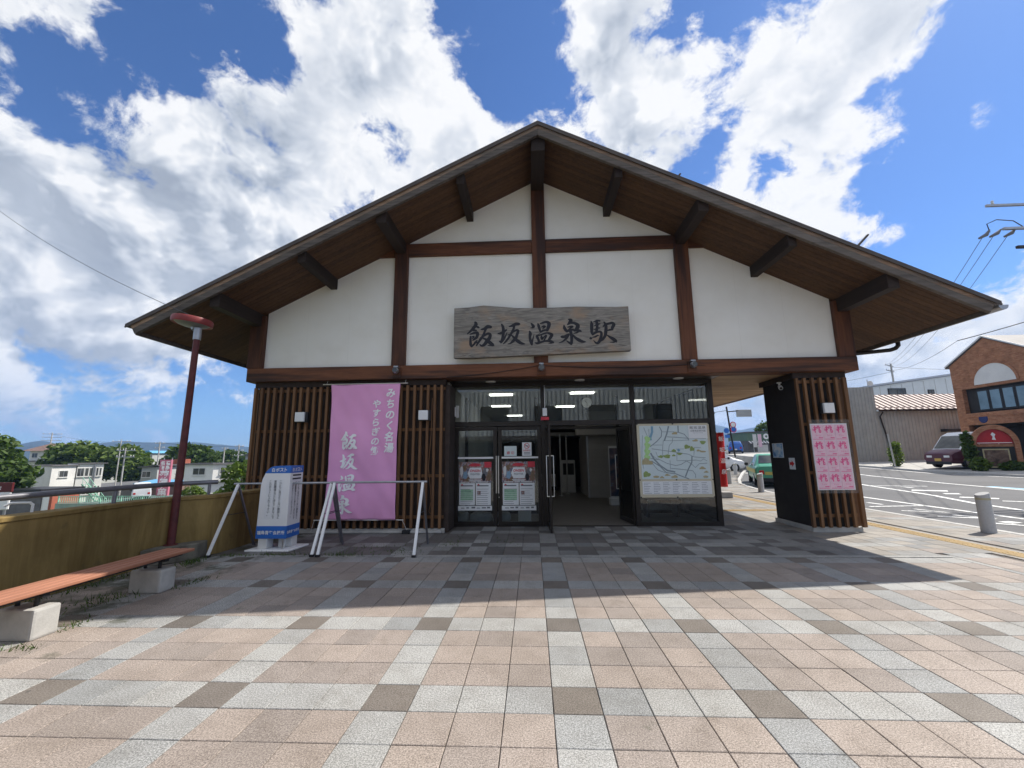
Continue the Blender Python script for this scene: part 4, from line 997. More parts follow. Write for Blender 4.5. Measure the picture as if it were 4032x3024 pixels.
def event_poster(x0, label):
    e = empty('event_poster', (x0, 6.672, 0.34), label=label, cat='poster', group='event posters on the glass doors')
    w = .735
    MB().box(0, w, .0, .003, .60, 1.055).build('picture', M['posterart'], e)
    MB().box(w-.16, w, -.004, -.001, .93, 1.055).build('red_corner', M['posterred'], e)
    pr = random.Random(5)
    for (cx, cz, rx, rz, cc) in ((.06, .85, .035, .12, 'offwhite'), (.15, .76, .05, .10, 'shopblue'), (.13, .93, .05, .07, 'posterbrown'), (.60, .84, .05, .11, 'inkgrey'), (.68, .74, .05, .12, 'posterbrown'), (.56, .72, .045, .09, 'ink'), (.36, .99, .16, .035, 'posterred'), (.64, .87, .03, .04, 'offwhite'), (.20, .66, .06, .05, 'posterbrown')):
        pts = [(cx+rx*math.cos(2*math.pi*q_/12)*pr.uniform(.7, 1.2), cz+rz*math.sin(2*math.pi*q_/12)*pr.uniform(.75, 1.1)) for q_ in range(12)]
        MB().prism(pts, -.0009-pr.uniform(0, .0006), -.0002).build('colour_shape', M[cc], e)
    MB().prism([(.25, .69), (.50, .69), (.53, .80), (.50, .93), (.25, .93), (.20, .80)], -.004, -.001).build('title_patch', M['paper'], e)
    mb = MB(); lay(mb, 'ONSEN', .25, .83, .24, .06, 0.03, -.0055, 0.15); mb.build('lettering', M['posterred'], e)
    mb = MB(); lay(mb, 'FIGHTER', .265, .765, .21, .04, 0.012, -.0055); mb.build('lettering', M['inkgrey'], e)
    mb = MB(); mb.box(.22, .52, -.004, -.001, .655, .668); mb.box(.24, .5, -.004, -.001, .632, .645); mb.box(.04, .24, -.004, -.001, .606, .62); mb.box(.28, .4, -.004, -.001, .606, .62); mb.box(.42, .66, -.004, -.001, .606, .62); mb.build('caption_lines', M['paper'], e)
    for a, b in ((.015, .365), (.385, .72)):
        s_ = MB().box(a, b, .0, .003, .115, .59).build('information_sheet', M['paper'], e)
        mb = MB(); mb.box(a+.03, b-.05, -.002, -.0005, .52, .545)
        for k in range(8): mb.box(a+.025, b-rng.uniform(.03, .12), -.002, -.0005, .14+k*.045, .148+k*.045)
        mb.build('text_lines', M['inkgrey'], s_)
        if a < .1:
            mb = MB()
            for k in range(6): mb.box(a+.03, b-.04, -.0035, -.0022, .22+k*.04, .252+k*.04)
            mb.build('green_table', M['postergreen'], s_)
        else:
            MB().box(a+.03, a+.11, -.0035, -.0022, .34, .42).build('picture', M['posterart'], s_)
        MB().prism([(a+.03, .545), (a+.09, .545), (a+.07, .57), (a+.05, .57)], -.0036, -.0022).build('red_mark', M['posterred'], s_)
    s_ = MB().box(-.01, w+.01, .0, .003, .0, .10).build('sponsor_strip', M['paper'], e)
    mb = MB()
    for k in range(6): mb.box(.06+k*.115, .06+k*.115+rng.uniform(.05, .095), -.002, -.0005, .045, .06+.01*(k % 3))
    mb.build('sponsor_marks', M['inkgrey'], s_)
event_poster(-1.765, 'event poster with red lettering on the leftmost closed glass door')
event_poster(-0.79, 'event poster with red lettering on the closed glass door beside the open doorway')
for x0, x1, lb in ((-1.79, -0.99, 'white protective strip across the leftmost closed glass door'), (-0.80, 0.02, 'white protective strip across the closed glass door beside the open doorway')):
    tag(MB().box(x0, x1, 6.668, 6.676, 1.465, 1.505).build('door_strip', M['white']), lb, 'strip')
nn = empty('closed_notice', (-0.60, 6.672, 1.52), label='pale notice with red characters on the glass door', cat='notice')
MB().box(-.14, .14, 0, .003, 0, .22).build('sheet', M['mappaper'], nn); mb = MB(); lay(mb, '締 切', -.10, .035, .2, .07, 0.01, -.0015); mb.build('lettering', M['posterred'], nn)
nn = empty('no_smoking_notice', (-0.23, 6.672, 1.52), label='white no smoking notice on the glass door', cat='notice')
MB().box(-.105, .105, 0, .003, 0, .30).build('sheet', M['paper'], nn)
n_ = 28; ro_ = [(.062*math.cos(2*math.pi*k/n_), .22+.062*math.sin(2*math.pi*k/n_)) for k in range(n_)]; ri = [(.05*math.cos(2*math.pi*k/n_), .22+.05*math.sin(2*math.pi*k/n_)) for k in range(n_)]
mb = MB().add([(a, -.0012, b) for a, b in ro_+ri], [(k, (k+1) % n_, n_+(k+1) % n_, n_+k) for k in range(n_)]); mb.beam((-.04, -.0014, .255), (.04, -.0014, .185), .001, .012); mb.build('prohibition_ring', M['posterred'], nn)
MB().box(-.04, .035, -.0022, -.0016, .214, .226).build('cigarette_mark', M['ink'], nn)
lay_chars('全面禁煙', -.085, .10, .17, .04, 0.012, -.0015, M['posterred'], nn)
mb = MB(); mb.box(-.07, .07, -.0015, -.0005, .065, .078); mb.box(-.07, .07, -.0015, -.0005, .035, .048); mb.build('text_lines', M['inkgrey'], nn)
# sensor and switch boxes at the front
e = empty('sensor_box', (-1.84, 6.62, 2.42), label='white sensor box on the frame at the left edge of the glass front', cat='sensor')
MB().box(-.06, 0, -.03, .03, 0, .22).build('housing', M['white'], e, bevel=0.01); MB().box(.005, .07, -.03, .03, -.03, .25).build('cover', M['offwhite'], e, bevel=0.01)
e = empty('emergency_light', (0.19, 6.60, 2.40), label='white box with a red plate hung above the open left door leaf', cat='box')
MB().box(-.05, .05, -.03, .03, 0, .18).build('housing', M['white'], e, bevel=0.01); MB().box(-.09, .09, -.02, .02, -.09, -.02).build('red_plate', M['posterred'], e); MB().tube([(0, 0, .18), (0, 0, .70)], .008, 6).build('conduit', M['white'], e)
# things inside the lobby
e = empty('wall_clock', (1.40, 8.62, 2.93), label='round white clock hanging inside above the inner doors', cat='clock')
MB().lathe([(0.15, 0.0), (0.16, -.03), (0.15, -.05)], (0, 0, 0), 28, axis='y').build('case', M['black'], e, smooth=True); MB().lathe([(0.138, -.0515), (0.138, -.0505)], (0, 0, 0), 28, axis='y').build('dial', M['paper'], e)
MB().beam((0, -.054, 0), (-.05, -.054, .05), .004, .012).build('hand', M['ink'], e); MB().beam((0, -.056, 0), (.02, -.056, -.1), .004, .008).build('hand', M['ink'], e); MB().tube([(0, -.02, .15), (0, -.02, .20)], .012, 6).build('hanger', M['black'], e)
k_ = empty('shuttered_kiosk', (2.9, 12.6, 0), label='kiosk with a closed grey roller shutter inside the hall', cat='kiosk')
mb = MB(); nz = 44
prof_ = []
for i in range(nz): z = i*.05; prof_ += [(0.0, z), (-.014, z+.012), (-.014, z+.036), (0.0, z+.048)]
mb.add([(x, y, z) for x in (-1.0, .95) for (y, z) in prof_], [(i, i+1, len(prof_)+i+1, len(prof_)+i) for i in range(len(prof_)-1)]); mb.build('shutter', M['shutter'], k_)
mb = MB(); mb.add([(-1.02+y*.9, x, z) for x in (0.01, 2.6) for (y, z) in prof_], [(i, i+1, len(prof_)+i+1, len(prof_)+i) for i in range(len(prof_)-1)]); mb.build('side_shutter', M['shutter'], k_)
MB().box(-1.45, .95, -.35, -.02, 2.2, 2.62).build('shutter_housing', M['shutter'], k_, bevel=0.06, seg=3); MB().box(-1.04, -.98, -.03, .03, 0, 2.2).build('guide_rail', M['galv'], k_); MB().box(-.99, .95, .02, 2.5, 0, 3.1).build('body', M['intwall'], k_)
pn_ = empty('poster_stand', (2.55, 10.5, 0), label='white poster stand with a tall dark poster inside the doorway', cat='stand')
MB().box(-.32, .40, -.15, .15, 0, .21).build('base', M['offwhite'], pn_, bevel=0.01); MB().box(-.29, .02, -.02, .02, .21, 1.78).build('panel', M['offwhite'], pn_); MB().box(-.27, .0, -.026, -.021, .26, 1.72).build('poster', printmat('dark_poster', [(0.35, (0.03, 0.05, 0.09)), (0.6, (0.18, 0.12, 0.12)), (0.7, (0.15, 0.3, 0.45))], 3), pn_)
def hall_item(name, x, y, w, d, h, mat, label, cat, trim):
    e = empty(name, (x, y, 0), label=label, cat=cat)
    MB().box(-w/2, w/2, -d/2, d/2, 0, h).build('cabinet', mat, e, bevel=0.015); MB().box(-w*.4, w*.4, -d/2-.012, -d/2-.002, h*.55, h*.9).build('front_panel', trim, e); MB().box(-w*.4, w*.4, -d/2-.012, -d/2-.002, h*.1, h*.4).build('lower_panel', M['offwhite'], e)
hall_item('ticket_machine', 0.55, 16.0, .8, .5, 1.75, M['intdark'], 'dark ticket machine deep inside the hall left of the kiosk', 'machine', M['darkglass'])
hall_item('fare_cabinet', 1.35, 14.9, .55, .4, 1.3, M['offwhite'], 'pale cabinet deep inside the hall in front of the kiosk side', 'cabinet', M['intdark'])
for x, y, lb in ((0.95, 13.4, 'bright steel post standing inside the hall nearer the doors'), (1.25, 14.2, 'bright steel post standing inside the hall nearer the kiosk')):
    e = empty('steel_post', (x, y, 0), label=lb, cat='post'); MB().tube([(0, 0, 0.012), (0, 0, 2.3)], .03, 10).build('shaft', M['steel'], e, smooth=True); MB().lathe([(.08, 0), (.08, .012)], (0, 0, 0), 14).build('base_plate', M['steel'], e)
e = empty('lobby_bench', (3.1, 8.1, 0), label='low dark metal bench behind the glass under the map board', cat='bench')
for a, b in ((-.42, -.36), (.30, .36)): MB().box(a, b, -.2, .2, 0, .40).build('leg', M['bronze'], e)
MB().box(-.45, .40, -.22, .22, .402, .44).build('seat', M['bronze'], e, bevel=0.006)
def bag(x, w, lb):
    n, m_ = 14, 8; v = []
    for j in range(m_+1):
        for i in range(n):
            a = 2*math.pi*i/n; t = math.pi*j/m_; sx_, sy_, sz_ = w/2, .14, .12
            cx = math.copysign(abs(math.cos(a))**.6, math.cos(a))*math.sin(t)**.5; cy = math.copysign(abs(math.sin(a))**.6, math.sin(a))*math.sin(t)**.5
            q = .02*noise.noise(Vector((x*9+cx*2, cy*2, t)))
            v.append((x+cx*sx_+q, 7.0+cy*sy_, .155-math.cos(t)*sz_+q))
    f = [(j*n+i, j*n+(i+1) % n, (j+1)*n+(i+1) % n, (j+1)*n+i) for j in range(m_) for i in range(n)]
    tag(MB().add(v, f).build('sandbag', M['sack'], None, smooth=True), lb, 'sandbag', 'sandbags behind the left door')
M['sack'] = plain('sack_cloth', (0.36, 0.38, 0.40), 0.8, 0.15, 8, bump=0.4, bscale=30)
bag(-1.72, .30, 'grey sandbag at the left end of the row behind the left glass door'); bag(-1.30, .52, 'wide grey sandbag in the middle of the row behind the left glass door'); bag(-0.82, .42, 'grey sandbag at the right end of the row behind the closed glass doors')
tag(MB().box(-1.85, -.60, 6.83, 7.17, 0, .03).build('sandbag_tray', M['offwhite'], None, bevel=0.006), 'white tray under the sandbags behind the glass doors', 'tray')
tag(MB().box(-.46, -.16, 7.10, 7.12, 0.0, .27).build('floor_panel', M['offwhite'], None, bevel=0.004), 'pale panel standing on the lobby floor right of the sandbags', 'panel')

# ------------------------------------------------------------------ parapet, bench, lamp, post box, barriers
pw = empty('parapet_wall', (-5.6, 3, 0), label='stained yellow parapet wall with a curved top along the left edge of the plaza', cat='wall')
o_ = Vector((-5.6, 3, 0))
line = [(-5.77, -6.0), (-5.77, 0.5), (-5.77, 3.2), (-5.74, 3.45), (-5.66, 3.68), (-5.52, 3.88), (-5.38, 4.02), (-5.32, 4.2), (-5.30, 4.5), (-5.30, 5.95)]
def offset(line, d):
    out = []
    for i, p in enumerate(line):
        a, b = Vector(line[max(i-1, 0)]), Vector(line[min(i+1, len(line)-1)]); t = (b-a).normalized(); out.append((p[0]-t.y*d, p[1]+t.x*d))
    return out
def wallmesh(line, d, z0, zt):
    outer = offset(line, d); v = []; f = []
    for (a, b) in zip(line, outer): v += [(a[0]-o_.x, a[1]-o_.y, z0), (a[0]-o_.x, a[1]-o_.y, zt), (b[0]-o_.x, b[1]-o_.y, zt), (b[0]-o_.x, b[1]-o_.y, z0)]
    for i in range(len(line)-1):
        for k in range(4): f.append((4*i+k, 4*i+(k+1) % 4, 4*i+4+(k+1) % 4, 4*i+4+k))
    f += [(0, 1, 2, 3), tuple(4*(len(line)-1)+k for k in (3, 2, 1, 0))]
    return MB().add(v, f)
wallmesh(line, .24, -.6, .885).build('wall_body', M['yellow'], pw)
wallmesh(offset(line, -.018), .276, .888, .945).build('coping', M['yellow'], pw, bevel=0.008)
hr = empty('handrail', (-5.87, 3, 0.945), label='grey pipe handrail on posts along the yellow parapet', cat='handrail')
q = Vector((-5.87, 3, .945)); rl = [(-5.9, -6), (-5.9, 1), (-5.9, 2.6), (-5.88, 3.2), (-5.83, 3.55), (-5.72, 3.83), (-5.55, 4.08), (-5.47, 4.2)]
MB().tube([(a-q.x, b-q.y, 1.145-q.z) for a, b in rl], .036, 14).build('rail', M['railgrey'], hr, smooth=True)
for (a, b) in [(-5.9, -1.2), (-5.9, 0.9), (-5.9, 2.85), (-5.53, 4.10)]: MB().tube([(a-q.x, b-q.y, 0), (a-q.x, b-q.y, .18)], .024, 10).build('post', M['railgrey'], hr, smooth=True)
# concrete block with the red street lamp
tag(MB().prism([(-5.745, 3.18), (-5.31, 3.70), (-5.36, 3.98), (-5.52, 3.86), (-5.66, 3.66), (-5.74, 3.44)], 0, .25, 'z').build('concrete_block', M['concdark'], None, bevel=0.015), 'mossy concrete block in the corner of the parapet under the lamp post', 'block')
lp = empty('street_lamp', (-5.62, 3.56, .25), label='maroon lamp post with a round red lamp head at the left', cat='street lamp')
MB().tube([(0, 0, .006), (0.015, 0, 1.6), (.025, 0, 3.22)], [.054, .05, .046], 16).build('pole', M['polered'], lp, smooth=True)
MB().lathe([(.09, 0), (.09, .012), (.06, .016)], (0, 0, 0), 16).build('base_plate', M['polered'], lp)
MB().tube([(.025, 0, 3.22), (.025, 0, 3.42)], .055, 16).build('collar', M['galv'], lp, smooth=True)
hd = Matrix.Rotation(R(6), 3, 'Y')
def head(prof, name, mat):
    mb = MB().lathe(prof, (0, 0, 0), 32); mb.v = [tuple(hd @ (Vector(p)*.84) + Vector((-.09, 0, 3.48))) for p in mb.v]; return mb.build(name, mat, lp, smooth=True)
head([(.29, .02), (.335, .0), (.345, .03), (.345, .10), (.33, .125), (.18, .15), (.02, .16)], 'lamp_head', M['lampred'])
head([(.02, -.055), (.14, -.045), (.24, -.015), (.288, .018), (.288, .03)], 'diffuser', M['lampglass'])
MB().tube([(-.02, 0, 3.40), (-.06, 0, 3.47)], .05, 12).build('neck', M['galv'], lp, smooth=True)
# bench
bc = empty('bench', (-4.66, 1.6, 0), label='long reddish slatted bench on two concrete blocks beside the yellow wall', cat='bench')
o_ = Vector((-4.66, 1.6, 0))
for k in range(4):
    x = -4.845+k*.098
    mb = MB().box(x-o_.x, x+.080-o_.x, .35-o_.y, 2.62-o_.y, .372, .405); mb.build('slat', M['benchwood'], bc, bevel=0.006)
for y in (.98, 2.24):
    MB().box(-4.84-o_.x, -4.46-o_.x, y-.11-o_.y, y+.11-o_.y, 0, .255).build('concrete_foot', M['concrete'], bc, bevel=0.022, seg=2)
    MB().box(-4.80-o_.x, -4.50-o_.x, y-.03-o_.y, y+.03-o_.y, .33, .371).build('cross_bar', M['black'], bc)
    for dx in (-.1, .08): MB().tube([(dx, y-o_.y, .25), (dx, y-o_.y, .335)], .018, 8).build('bolt_post', M['black'], bc)
MB().box(-4.56-o_.x, -4.53-o_.x, .5-o_.y, 2.5-o_.y, .345, .3715).build('side_rail', M['black'], bc)
# white post box
pb_ = empty('white_post_box', (-4.50, 4.50, 0), R(0), label='white collection post box with blue bands at top and bottom behind the barrier', cat='post box')
mb = MB().prism([(-.42, -.27), (.34, -.27), (.40, .27), (-.36, .27)], 0, .03, 'z'); mb.build('base_plate', M['white'], pb_, bevel=0.008)
def sect(z0, z1, curve0=0.0, curve1=0.0, w=.25, d=.20, e=0.0): 
    return z0
bodyx = (-.27, .235); bodyy = (-.20, .20)
def pb_prism(z0, z1, mat, name, g=0.0):
    # side profile in XZ: the left upper edge is rounded back
    def lx(z):
        if z < 1.02: return -.29+.02*(z-.2)
        t = min(1, (z-1.02)/.38); return -.275+.25*(1-math.sqrt(max(0, 1-t*t)))
    zs = np.linspace(z0, z1, 10 if z1 > 1.0 else 3); pts = [(bodyx[1]+g, z0), (bodyx[1]+g, z1)] + [(lx(z)-g, z) for z in reversed(zs)]
    pts = [(a, min(b, 1.395+g)) for a, b in pts]
    return MB().prism(pts, bodyy[0]-g, bodyy[1]+g).build(name, mat, pb_, bevel=0.004)
pb_prism(.40, 1.28, M['white'], 'body'); pb_prism(.20, .402, M['blue'], 'lower_band', .003); pb_prism(1.275, 1.40, M['blue'], 'upper_band', .003)
for a, b, c, d in ((-.25, -.09, -.19, .0), (.02, .14, -.05, .12), (.08, .22, .02, .19)): MB().box(a, b, c, d, .03, .205).build('foot', M['offwhite'], pb_, bevel=0.01)
MB().tube([(.17, -.17, .03), (.17, -.17, .2)], .012, 8).build('leg', M['steel'], pb_)
lay_chars('白ポスト', -.10, 1.30, .29, .065, 0.02, -.205, M['white'], pb_)
lay_chars('福島青年会議所', -.265, .262, .48, .07, 0.02, -.205, M['white'], pb_)
pn_ = MB().box(-.17, .12, -.2035, -.2005, .52, 1.17).build('text_panel', M['paper'], pb_)
mb = MB()
for s_, x in (('こどもに見せたくない雑誌など', .075), ('家庭職場などに持ちこまないで', -.015), ('このポストに入れて下さい。', -.105)):
    for i_, ch in enumerate(s_): mb = MB(); lay_v(mb, ch, x, 1.155-i_*.0455, .043, .0455, 0.01, -.2045); mb.build('character', M['ink'], pb_)
def side(mb):   # XZ artwork -> right side face of the box
    mb.v = [(.2365+.003-(y), x, z) for x, y, z in mb.v]; return mb
lay_chars('白ポスト', -.16, 1.30, .32, .065, 0.02, -.003, M['white'], pb_, side)
lay_chars('福島青年会議所', -.185, .265, .37, .06, 0.02, -.003, M['white'], pb_, side)
mb = MB(); mb.box(-.13, .13, -.001, 0, 1.225, 1.25); mb.box(-.13, .13, -.001, 0, 1.165, 1.19); side(mb).build('slot', M['black'], pb_)
mb = MB()
for s_, x in (('こどもに見せたくない雑誌など', .075), ('家庭職場などに持ちこまないで', -.015), ('このポストに入れて下さい。', -.105)):
    for i_, ch in enumerate(s_): mb = MB(); lay_v(mb, ch, x, 1.12-i_*.0455, .043, .0455, 0.01, -.001); side(mb).build('character', M['ink'], pb_)
e = empty('meter_box', (-5.42, 5.78, .80), label='cream meter box on the end of the parapet behind the post box', cat='box')
MB().box(-.12, .12, -.08, .08, 0, .34).build('housing', M['offwhite'], e, bevel=0.02); MB().box(-.10, .10, -.086, -.081, .03, .31).build('lid', M['offwhite'], e)
# barriers
def barrier(a0, a1, b0, b1, ht, label):
    """a0,a1 front feet; b0,b1 back feet"""
    c = Vector(((a0[0]+a1[0])/2, (a0[1]+a1[1])/2, 0)); e = empty('barrier', c, label=label, cat='barrier', group='trestle barriers in front of the banner')
    t = [(Vector((*p, 0))+Vector((*q_, 0)))/2 + Vector((0, 0, ht)) for p, q_ in ((a0, b0), (a1, b1))]
    d = (t[1]-t[0]).normalized()
    MB().tube([t[0]-d*.07-c, t[1]+d*.07-c], .019, 12).build('rail', M['galv'], e, smooth=True)
    for p, tt in ((a0, t[0]), (a1, t[1])):
        MB().beam(Vector((*p, .03))-c, tt-c-Vector((0, 0, .0)), .045, .03).build('front_leg', M['white'], e, bevel=0.003); MB().box(p[0]-.03-c.x, p[0]+.03-c.x, p[1]-.03-c.y, p[1]+.03-c.y, 0, .035).build('foot', M['black'], e)
    for p, tt in ((b0, t[0]), (b1, t[1])):
        MB().beam(Vector((*p, .0))-c, tt-c-Vector((0, 0, .01)), .035, .025).build('back_leg', M['railgrey'], e)
    for p, q_, tt in ((a0, b0, t[0]), (a1, b1, t[1])):
        f0 = Vector((*p, 0)).lerp(tt, .55); f1 = Vector((*q_, 0)).lerp(tt, .55); MB().tube([f0-c, f1-c], .006, 6).build('stay', M['black'], e)
barrier((-5.25, 3.86), (-3.60, 3.92), (-5.12, 4.78), (-3.62, 5.0), 1.10, 'left trestle barrier with white front legs in front of the post box')
barrier((-3.50, 3.91), (-1.965, 3.89), (-3.52, 4.83), (-1.99, 4.86), 1.11, 'right trestle barrier with white front legs in front of the pink banner')
tag(MB().box(-4.5, -1.97, 5.86, 5.935, 0, .05).build('low_sill', M['concrete'], None, bevel=0.01), 'low concrete sill on the paving under the pink banner', 'sill')
# weeds in the joints
wd = MB(); wr = random.Random(3)
for (cx, cy, sx_, sy_, n) in [(-5.25, 3.55, .10, .2, 160), (-4.9, 3.98, .3, .05, 110), (-4.2, 4.02, .4, .06, 120), (-3.2, 4.0, .4, .06, 140), (-2.3, 4.3, .3, .25, 110), (-1.6, 4.9, .2, .4, 90), (-4.42, 2.6, .1, .2, 90), (-4.9, 1.9, .25, .3, 120), (-5.6, 2.4, .1, .8, 200), (-4.45, 1.25, .08, .15, 60), (-5.2, .2, .3, .5, 90), (-0.6, 4.9, .3, .3, 40), (-4.4, 0.75, .15, .06, 60), (-3.0, 4.5, .5, .3, 80)]:
    for k in range(n):
        x, y = wr.gauss(cx, sx_*.6), wr.gauss(cy, sy_*.6)
        if x < -5.73: continue
        h = wr.uniform(.008, .05)*(1.6 if n > 110 else 1); a = wr.uniform(0, 6.28); w = wr.uniform(.003, .008); lx, ly = wr.gauss(0, h*.5), wr.gauss(0, h*.5)
        wd.add([(x-w*math.cos(a), y-w*math.sin(a), .0), (x+w*math.cos(a), y+w*math.sin(a), .0), (x+lx, y+ly, h)], [(0, 1, 2)])
wo_ = wd.build('weeds', M['leaf_dark']); tag(wo_, 'small weeds and moss growing in the paving joints', 'weeds', kind='stuff')
# bollards along the kerb
def bollard(x, y, label):
    z = plaza_z(x, y); e = empty('bollard', (x, y, z), label=label, cat='bollard', group='stone bollards along the kerb')
    mb = MB().lathe([(.108, 0), (.105, .70), (.098, .715)], (0, 0, 0), 24)
    mb.v = [(a, b, c + (0.035*(a/.11) if c > .69 else 0)) for a, b, c in mb.v]; mb.build('shaft', M['granite'], e, smooth=True)
    MB().lathe([(.107, .60), (.1075, .64)], (0, 0, 0), 24).build('band', M['band'], e, smooth=True)
M['granite'] = plain('granite', (0.42, 0.42, 0.42), 0.75, 0.18, 60); M['band'] = plain('bollard_band', (0.40, 0.37, 0.25), 0.7, 0.1, 20)
bollard(8.53, 5.88, 'grey stone bollard at the kerb right of the pillar'); bollard(8.8, 14.4, 'grey stone bollard beside the green taxi'); bollard(9.65, 18.95, 'grey stone bollard just right of the red banner flag'); bollard(12.8, 25.0, 'grey stone bollard beside the white car')
bollard(8.53, 1.2, 'grey stone bollard at the kerb just outside the right edge')
# red banner flag on its weighted foot
fl = empty('banner_flag', (6.55, 12.45, 0), label='red vertical banner flag standing on the pavement beyond the porch', cat='flag')
MB().box(-.2, .2, -.18, .18, 0, .20).build('base_weight', M['concrete'], fl, bevel=0.02); MB().tube([(-.14, 0, .2), (-.14, 0, 2.35)], .012, 8).build('pole', M['offwhite'], fl); MB().tube([(-.14, 0, 2.25), (.16, 0, 2.25)], .007, 6).build('arm', M['offwhite'], fl)
nx, nz = 8, 20; v = [(-.13+.26*(i/nx)+.03*math.sin(j*.35), .05*math.sin(i*.7+j*.4), 2.24-1.88*j/nz) for j in range(nz+1) for i in range(nx+1)]
fo = MB().add(v, [(j*(nx+1)+i, j*(nx+1)+i+1, (j+1)*(nx+1)+i+1, (j+1)*(nx+1)+i) for j in range(nz) for i in range(nx)]).build('cloth', M['red'], fl, smooth=True)
md = fo.modifiers.new('thick', 'SOLIDIFY'); md.thickness = 0.002
for k_, ch in enumerate('飯坂温泉'): mb = MB(); lay_v(mb, ch, .01, 2.1-k_*.38, .16, .38, 0.01, -.075); mb.build('lettering', M['bannertext'], fl)

bp = MB().tube([(-5.97, 1.95, .80), (-5.97, 1.95, 1.03), (-5.985, 1.93, 1.055), (-6.1, 1.84, 1.06), (-6.14, 1.81, 1.03)], .014, 8).build('bent_pipe', M['white'], None, smooth=True); tag(bp, 'small white bent pipe behind the parapet at the far left', 'pipe')

# ------------------------------------------------------------------ vehicles
M['tyre'] = plain('tyre', (0.02, 0.02, 0.02), 0.85, 0.1, 10); M['rim'] = plain('rim', (0.45, 0.45, 0.46), 0.35, 0.08, 10, 0.8)
M['tail'] = plain('tail_light', (0.45, 0.02, 0.02), 0.25, 0.1, 20); M['headlamp'] = plain('head_light', (0.75, 0.76, 0.75), 0.12, 0.05, 20)
def carpaint(name, col): return plain(name, col, 0.28, 0.03, 2, 0.0, spec=0.7)
def car(name, x, y, heading, label, paint, L, Wd, stn, wheels, wr=.31, windows=(), wind=None, rear=None, roofmat=None, roof_from=None, group=None, z=None, band=None, plate=None):
    """stn: (x, z_bottom, half_width, z_belt, half_width_top, z_top) along the car, nose at +x"""
    z = hgt(x, y) if z is None else z
    e = empty(name, (x, y, z+.004), heading, label=label, cat='van' if 'van' in name else 'taxi' if 'taxi' in name else 'car', group=group)
    mb = MB(); n = 0; rings = []
    for (a, zb, w, zs, wt, zt) in stn:
        h = [(0, zb), (w*.86, zb), (w, zb+.16), (w*1.0, (zb+zs)/2+.08), (w*.97, zs), (wt, zt-.03), (wt*.85, zt), (0, zt+.015)]
        rings.append([(a, s_*b, c) for s_, seq in ((1, h), (-1, h[-2:0:-1])) for b, c in seq])
    k = len(rings[0]); v = [p for r_ in rings for p in r_]
    f = [(i*k+j, i*k+(j+1) % k, (i+1)*k+(j+1) % k, (i+1)*k+j) for i in range(len(rings)-1) for j in range(k)]
    f += [tuple(range(k)), tuple(range((len(rings)-1)*k, len(rings)*k))]
    mi = [0]*len(f)
    mb.add(v, f)
    mats = [paint]
    if roofmat:
        mats.append(roofmat)
        for q_, fc_ in enumerate(mb.f):
            zz = sum(mb.v[i][2] for i in fc_)/len(fc_)
            if zz > roof_from: mb.mi[q_] = 1
    mb.build('body', mats, e, smooth=True)
    def S_(a):   # interpolated station
        for s0, s1 in zip(stn, stn[1:]):
            if s0[0] <= a <= s1[0]:
                t = (a-s0[0])/(s1[0]-s0[0]); return [s0[i]*(1-t)+s1[i]*t for i in range(6)]
        return list(stn[0] if a < stn[0][0] else stn[-1])
    for (a, b) in windows:
        for s_ in (1, -1):
            V = []
            for a_ in (a, b):
                q_ = S_(a_); w0, w1, z0, z1 = q_[2]*.97, q_[4], q_[3], q_[5]-.03
                for t in (.08, .90): V.append((a_, s_*(w0+(w1-w0)*t+.008), z0+(z1-z0)*t))
            MB().add(V, [(0, 2, 3, 1)]).build('window', M['darkglass'], e)
    for rng_, nm in ((wind, 'windscreen'), (rear, 'rear_window')):
        if rng_:
            q0, q1 = S_(rng_[0]), S_(rng_[1]); d = .012 if rng_[2] > 0 else -.012
            V = [(rng_[0]+d, -q0[4]*.9, q0[5]+.01), (rng_[0]+d, q0[4]*.9, q0[5]+.01), (rng_[1]+d, q1[4]*.88, q1[5]+.012), (rng_[1]+d, -q1[4]*.88, q1[5]+.012)]
            MB().add(V, [(0, 1, 2, 3)]).build(nm, M['darkglass'], e)
    for a in wheels:
        for s_ in (1, -1):
            yy = s_*(Wd/2-.09)
            w_ = MB().lathe([(wr*.6, -.1), (wr, -.085), (wr, .085), (wr*.6, .1)], (a, yy, wr), 22, axis='y').build('wheel', M['tyre'], e, smooth=True)
            MB().lathe([(wr*.58, -.012), (wr*.62, 0), (wr*.5, .01)], (a, yy+s_*.098, wr), 18, axis='y').build('rim', M['rim'], w_, smooth=True)
    nose, tail = stn[-1], stn[0]
    for s_ in (1, -1):
        MB().box(nose[0]-.10, nose[0]+.012, s_*nose[2]*.62-.16, s_*nose[2]*.62+.16, nose[3]-.16, nose[3]-.02).build('headlight', M['headlamp'], e, bevel=0.02)
        MB().box(tail[0]-.012, tail[0]+.10, s_*tail[2]*.80-.10, s_*tail[2]*.80+.10, tail[3]-.24, tail[3]-.05).build('tail_light', M['tail'], e, bevel=0.015)
        q_ = S_(nose[0]*.42); MB().box(nose[0]*.42-.07, nose[0]*.42+.04, s_*(q_[2]+.09)-.09, s_*(q_[2]+.09)+.09, q_[3]+.0, q_[3]+.15).build('mirror', M['black'], e, bevel=0.03)
    for a, s_ in ((nose[0], 1), (tail[0], -1)):
        MB().box(a-.015 if s_ > 0 else a-.03, a+.03 if s_ > 0 else a+.015, -nose[2]*.9, nose[2]*.9, .22, .40).build('bumper', M['black'], e, bevel=0.02)
        MB().box(min(a, a+s_*.035), max(a, a+s_*.035), -.17, .17, .42, .58).build('number_plate', plate or M['paper'], e)
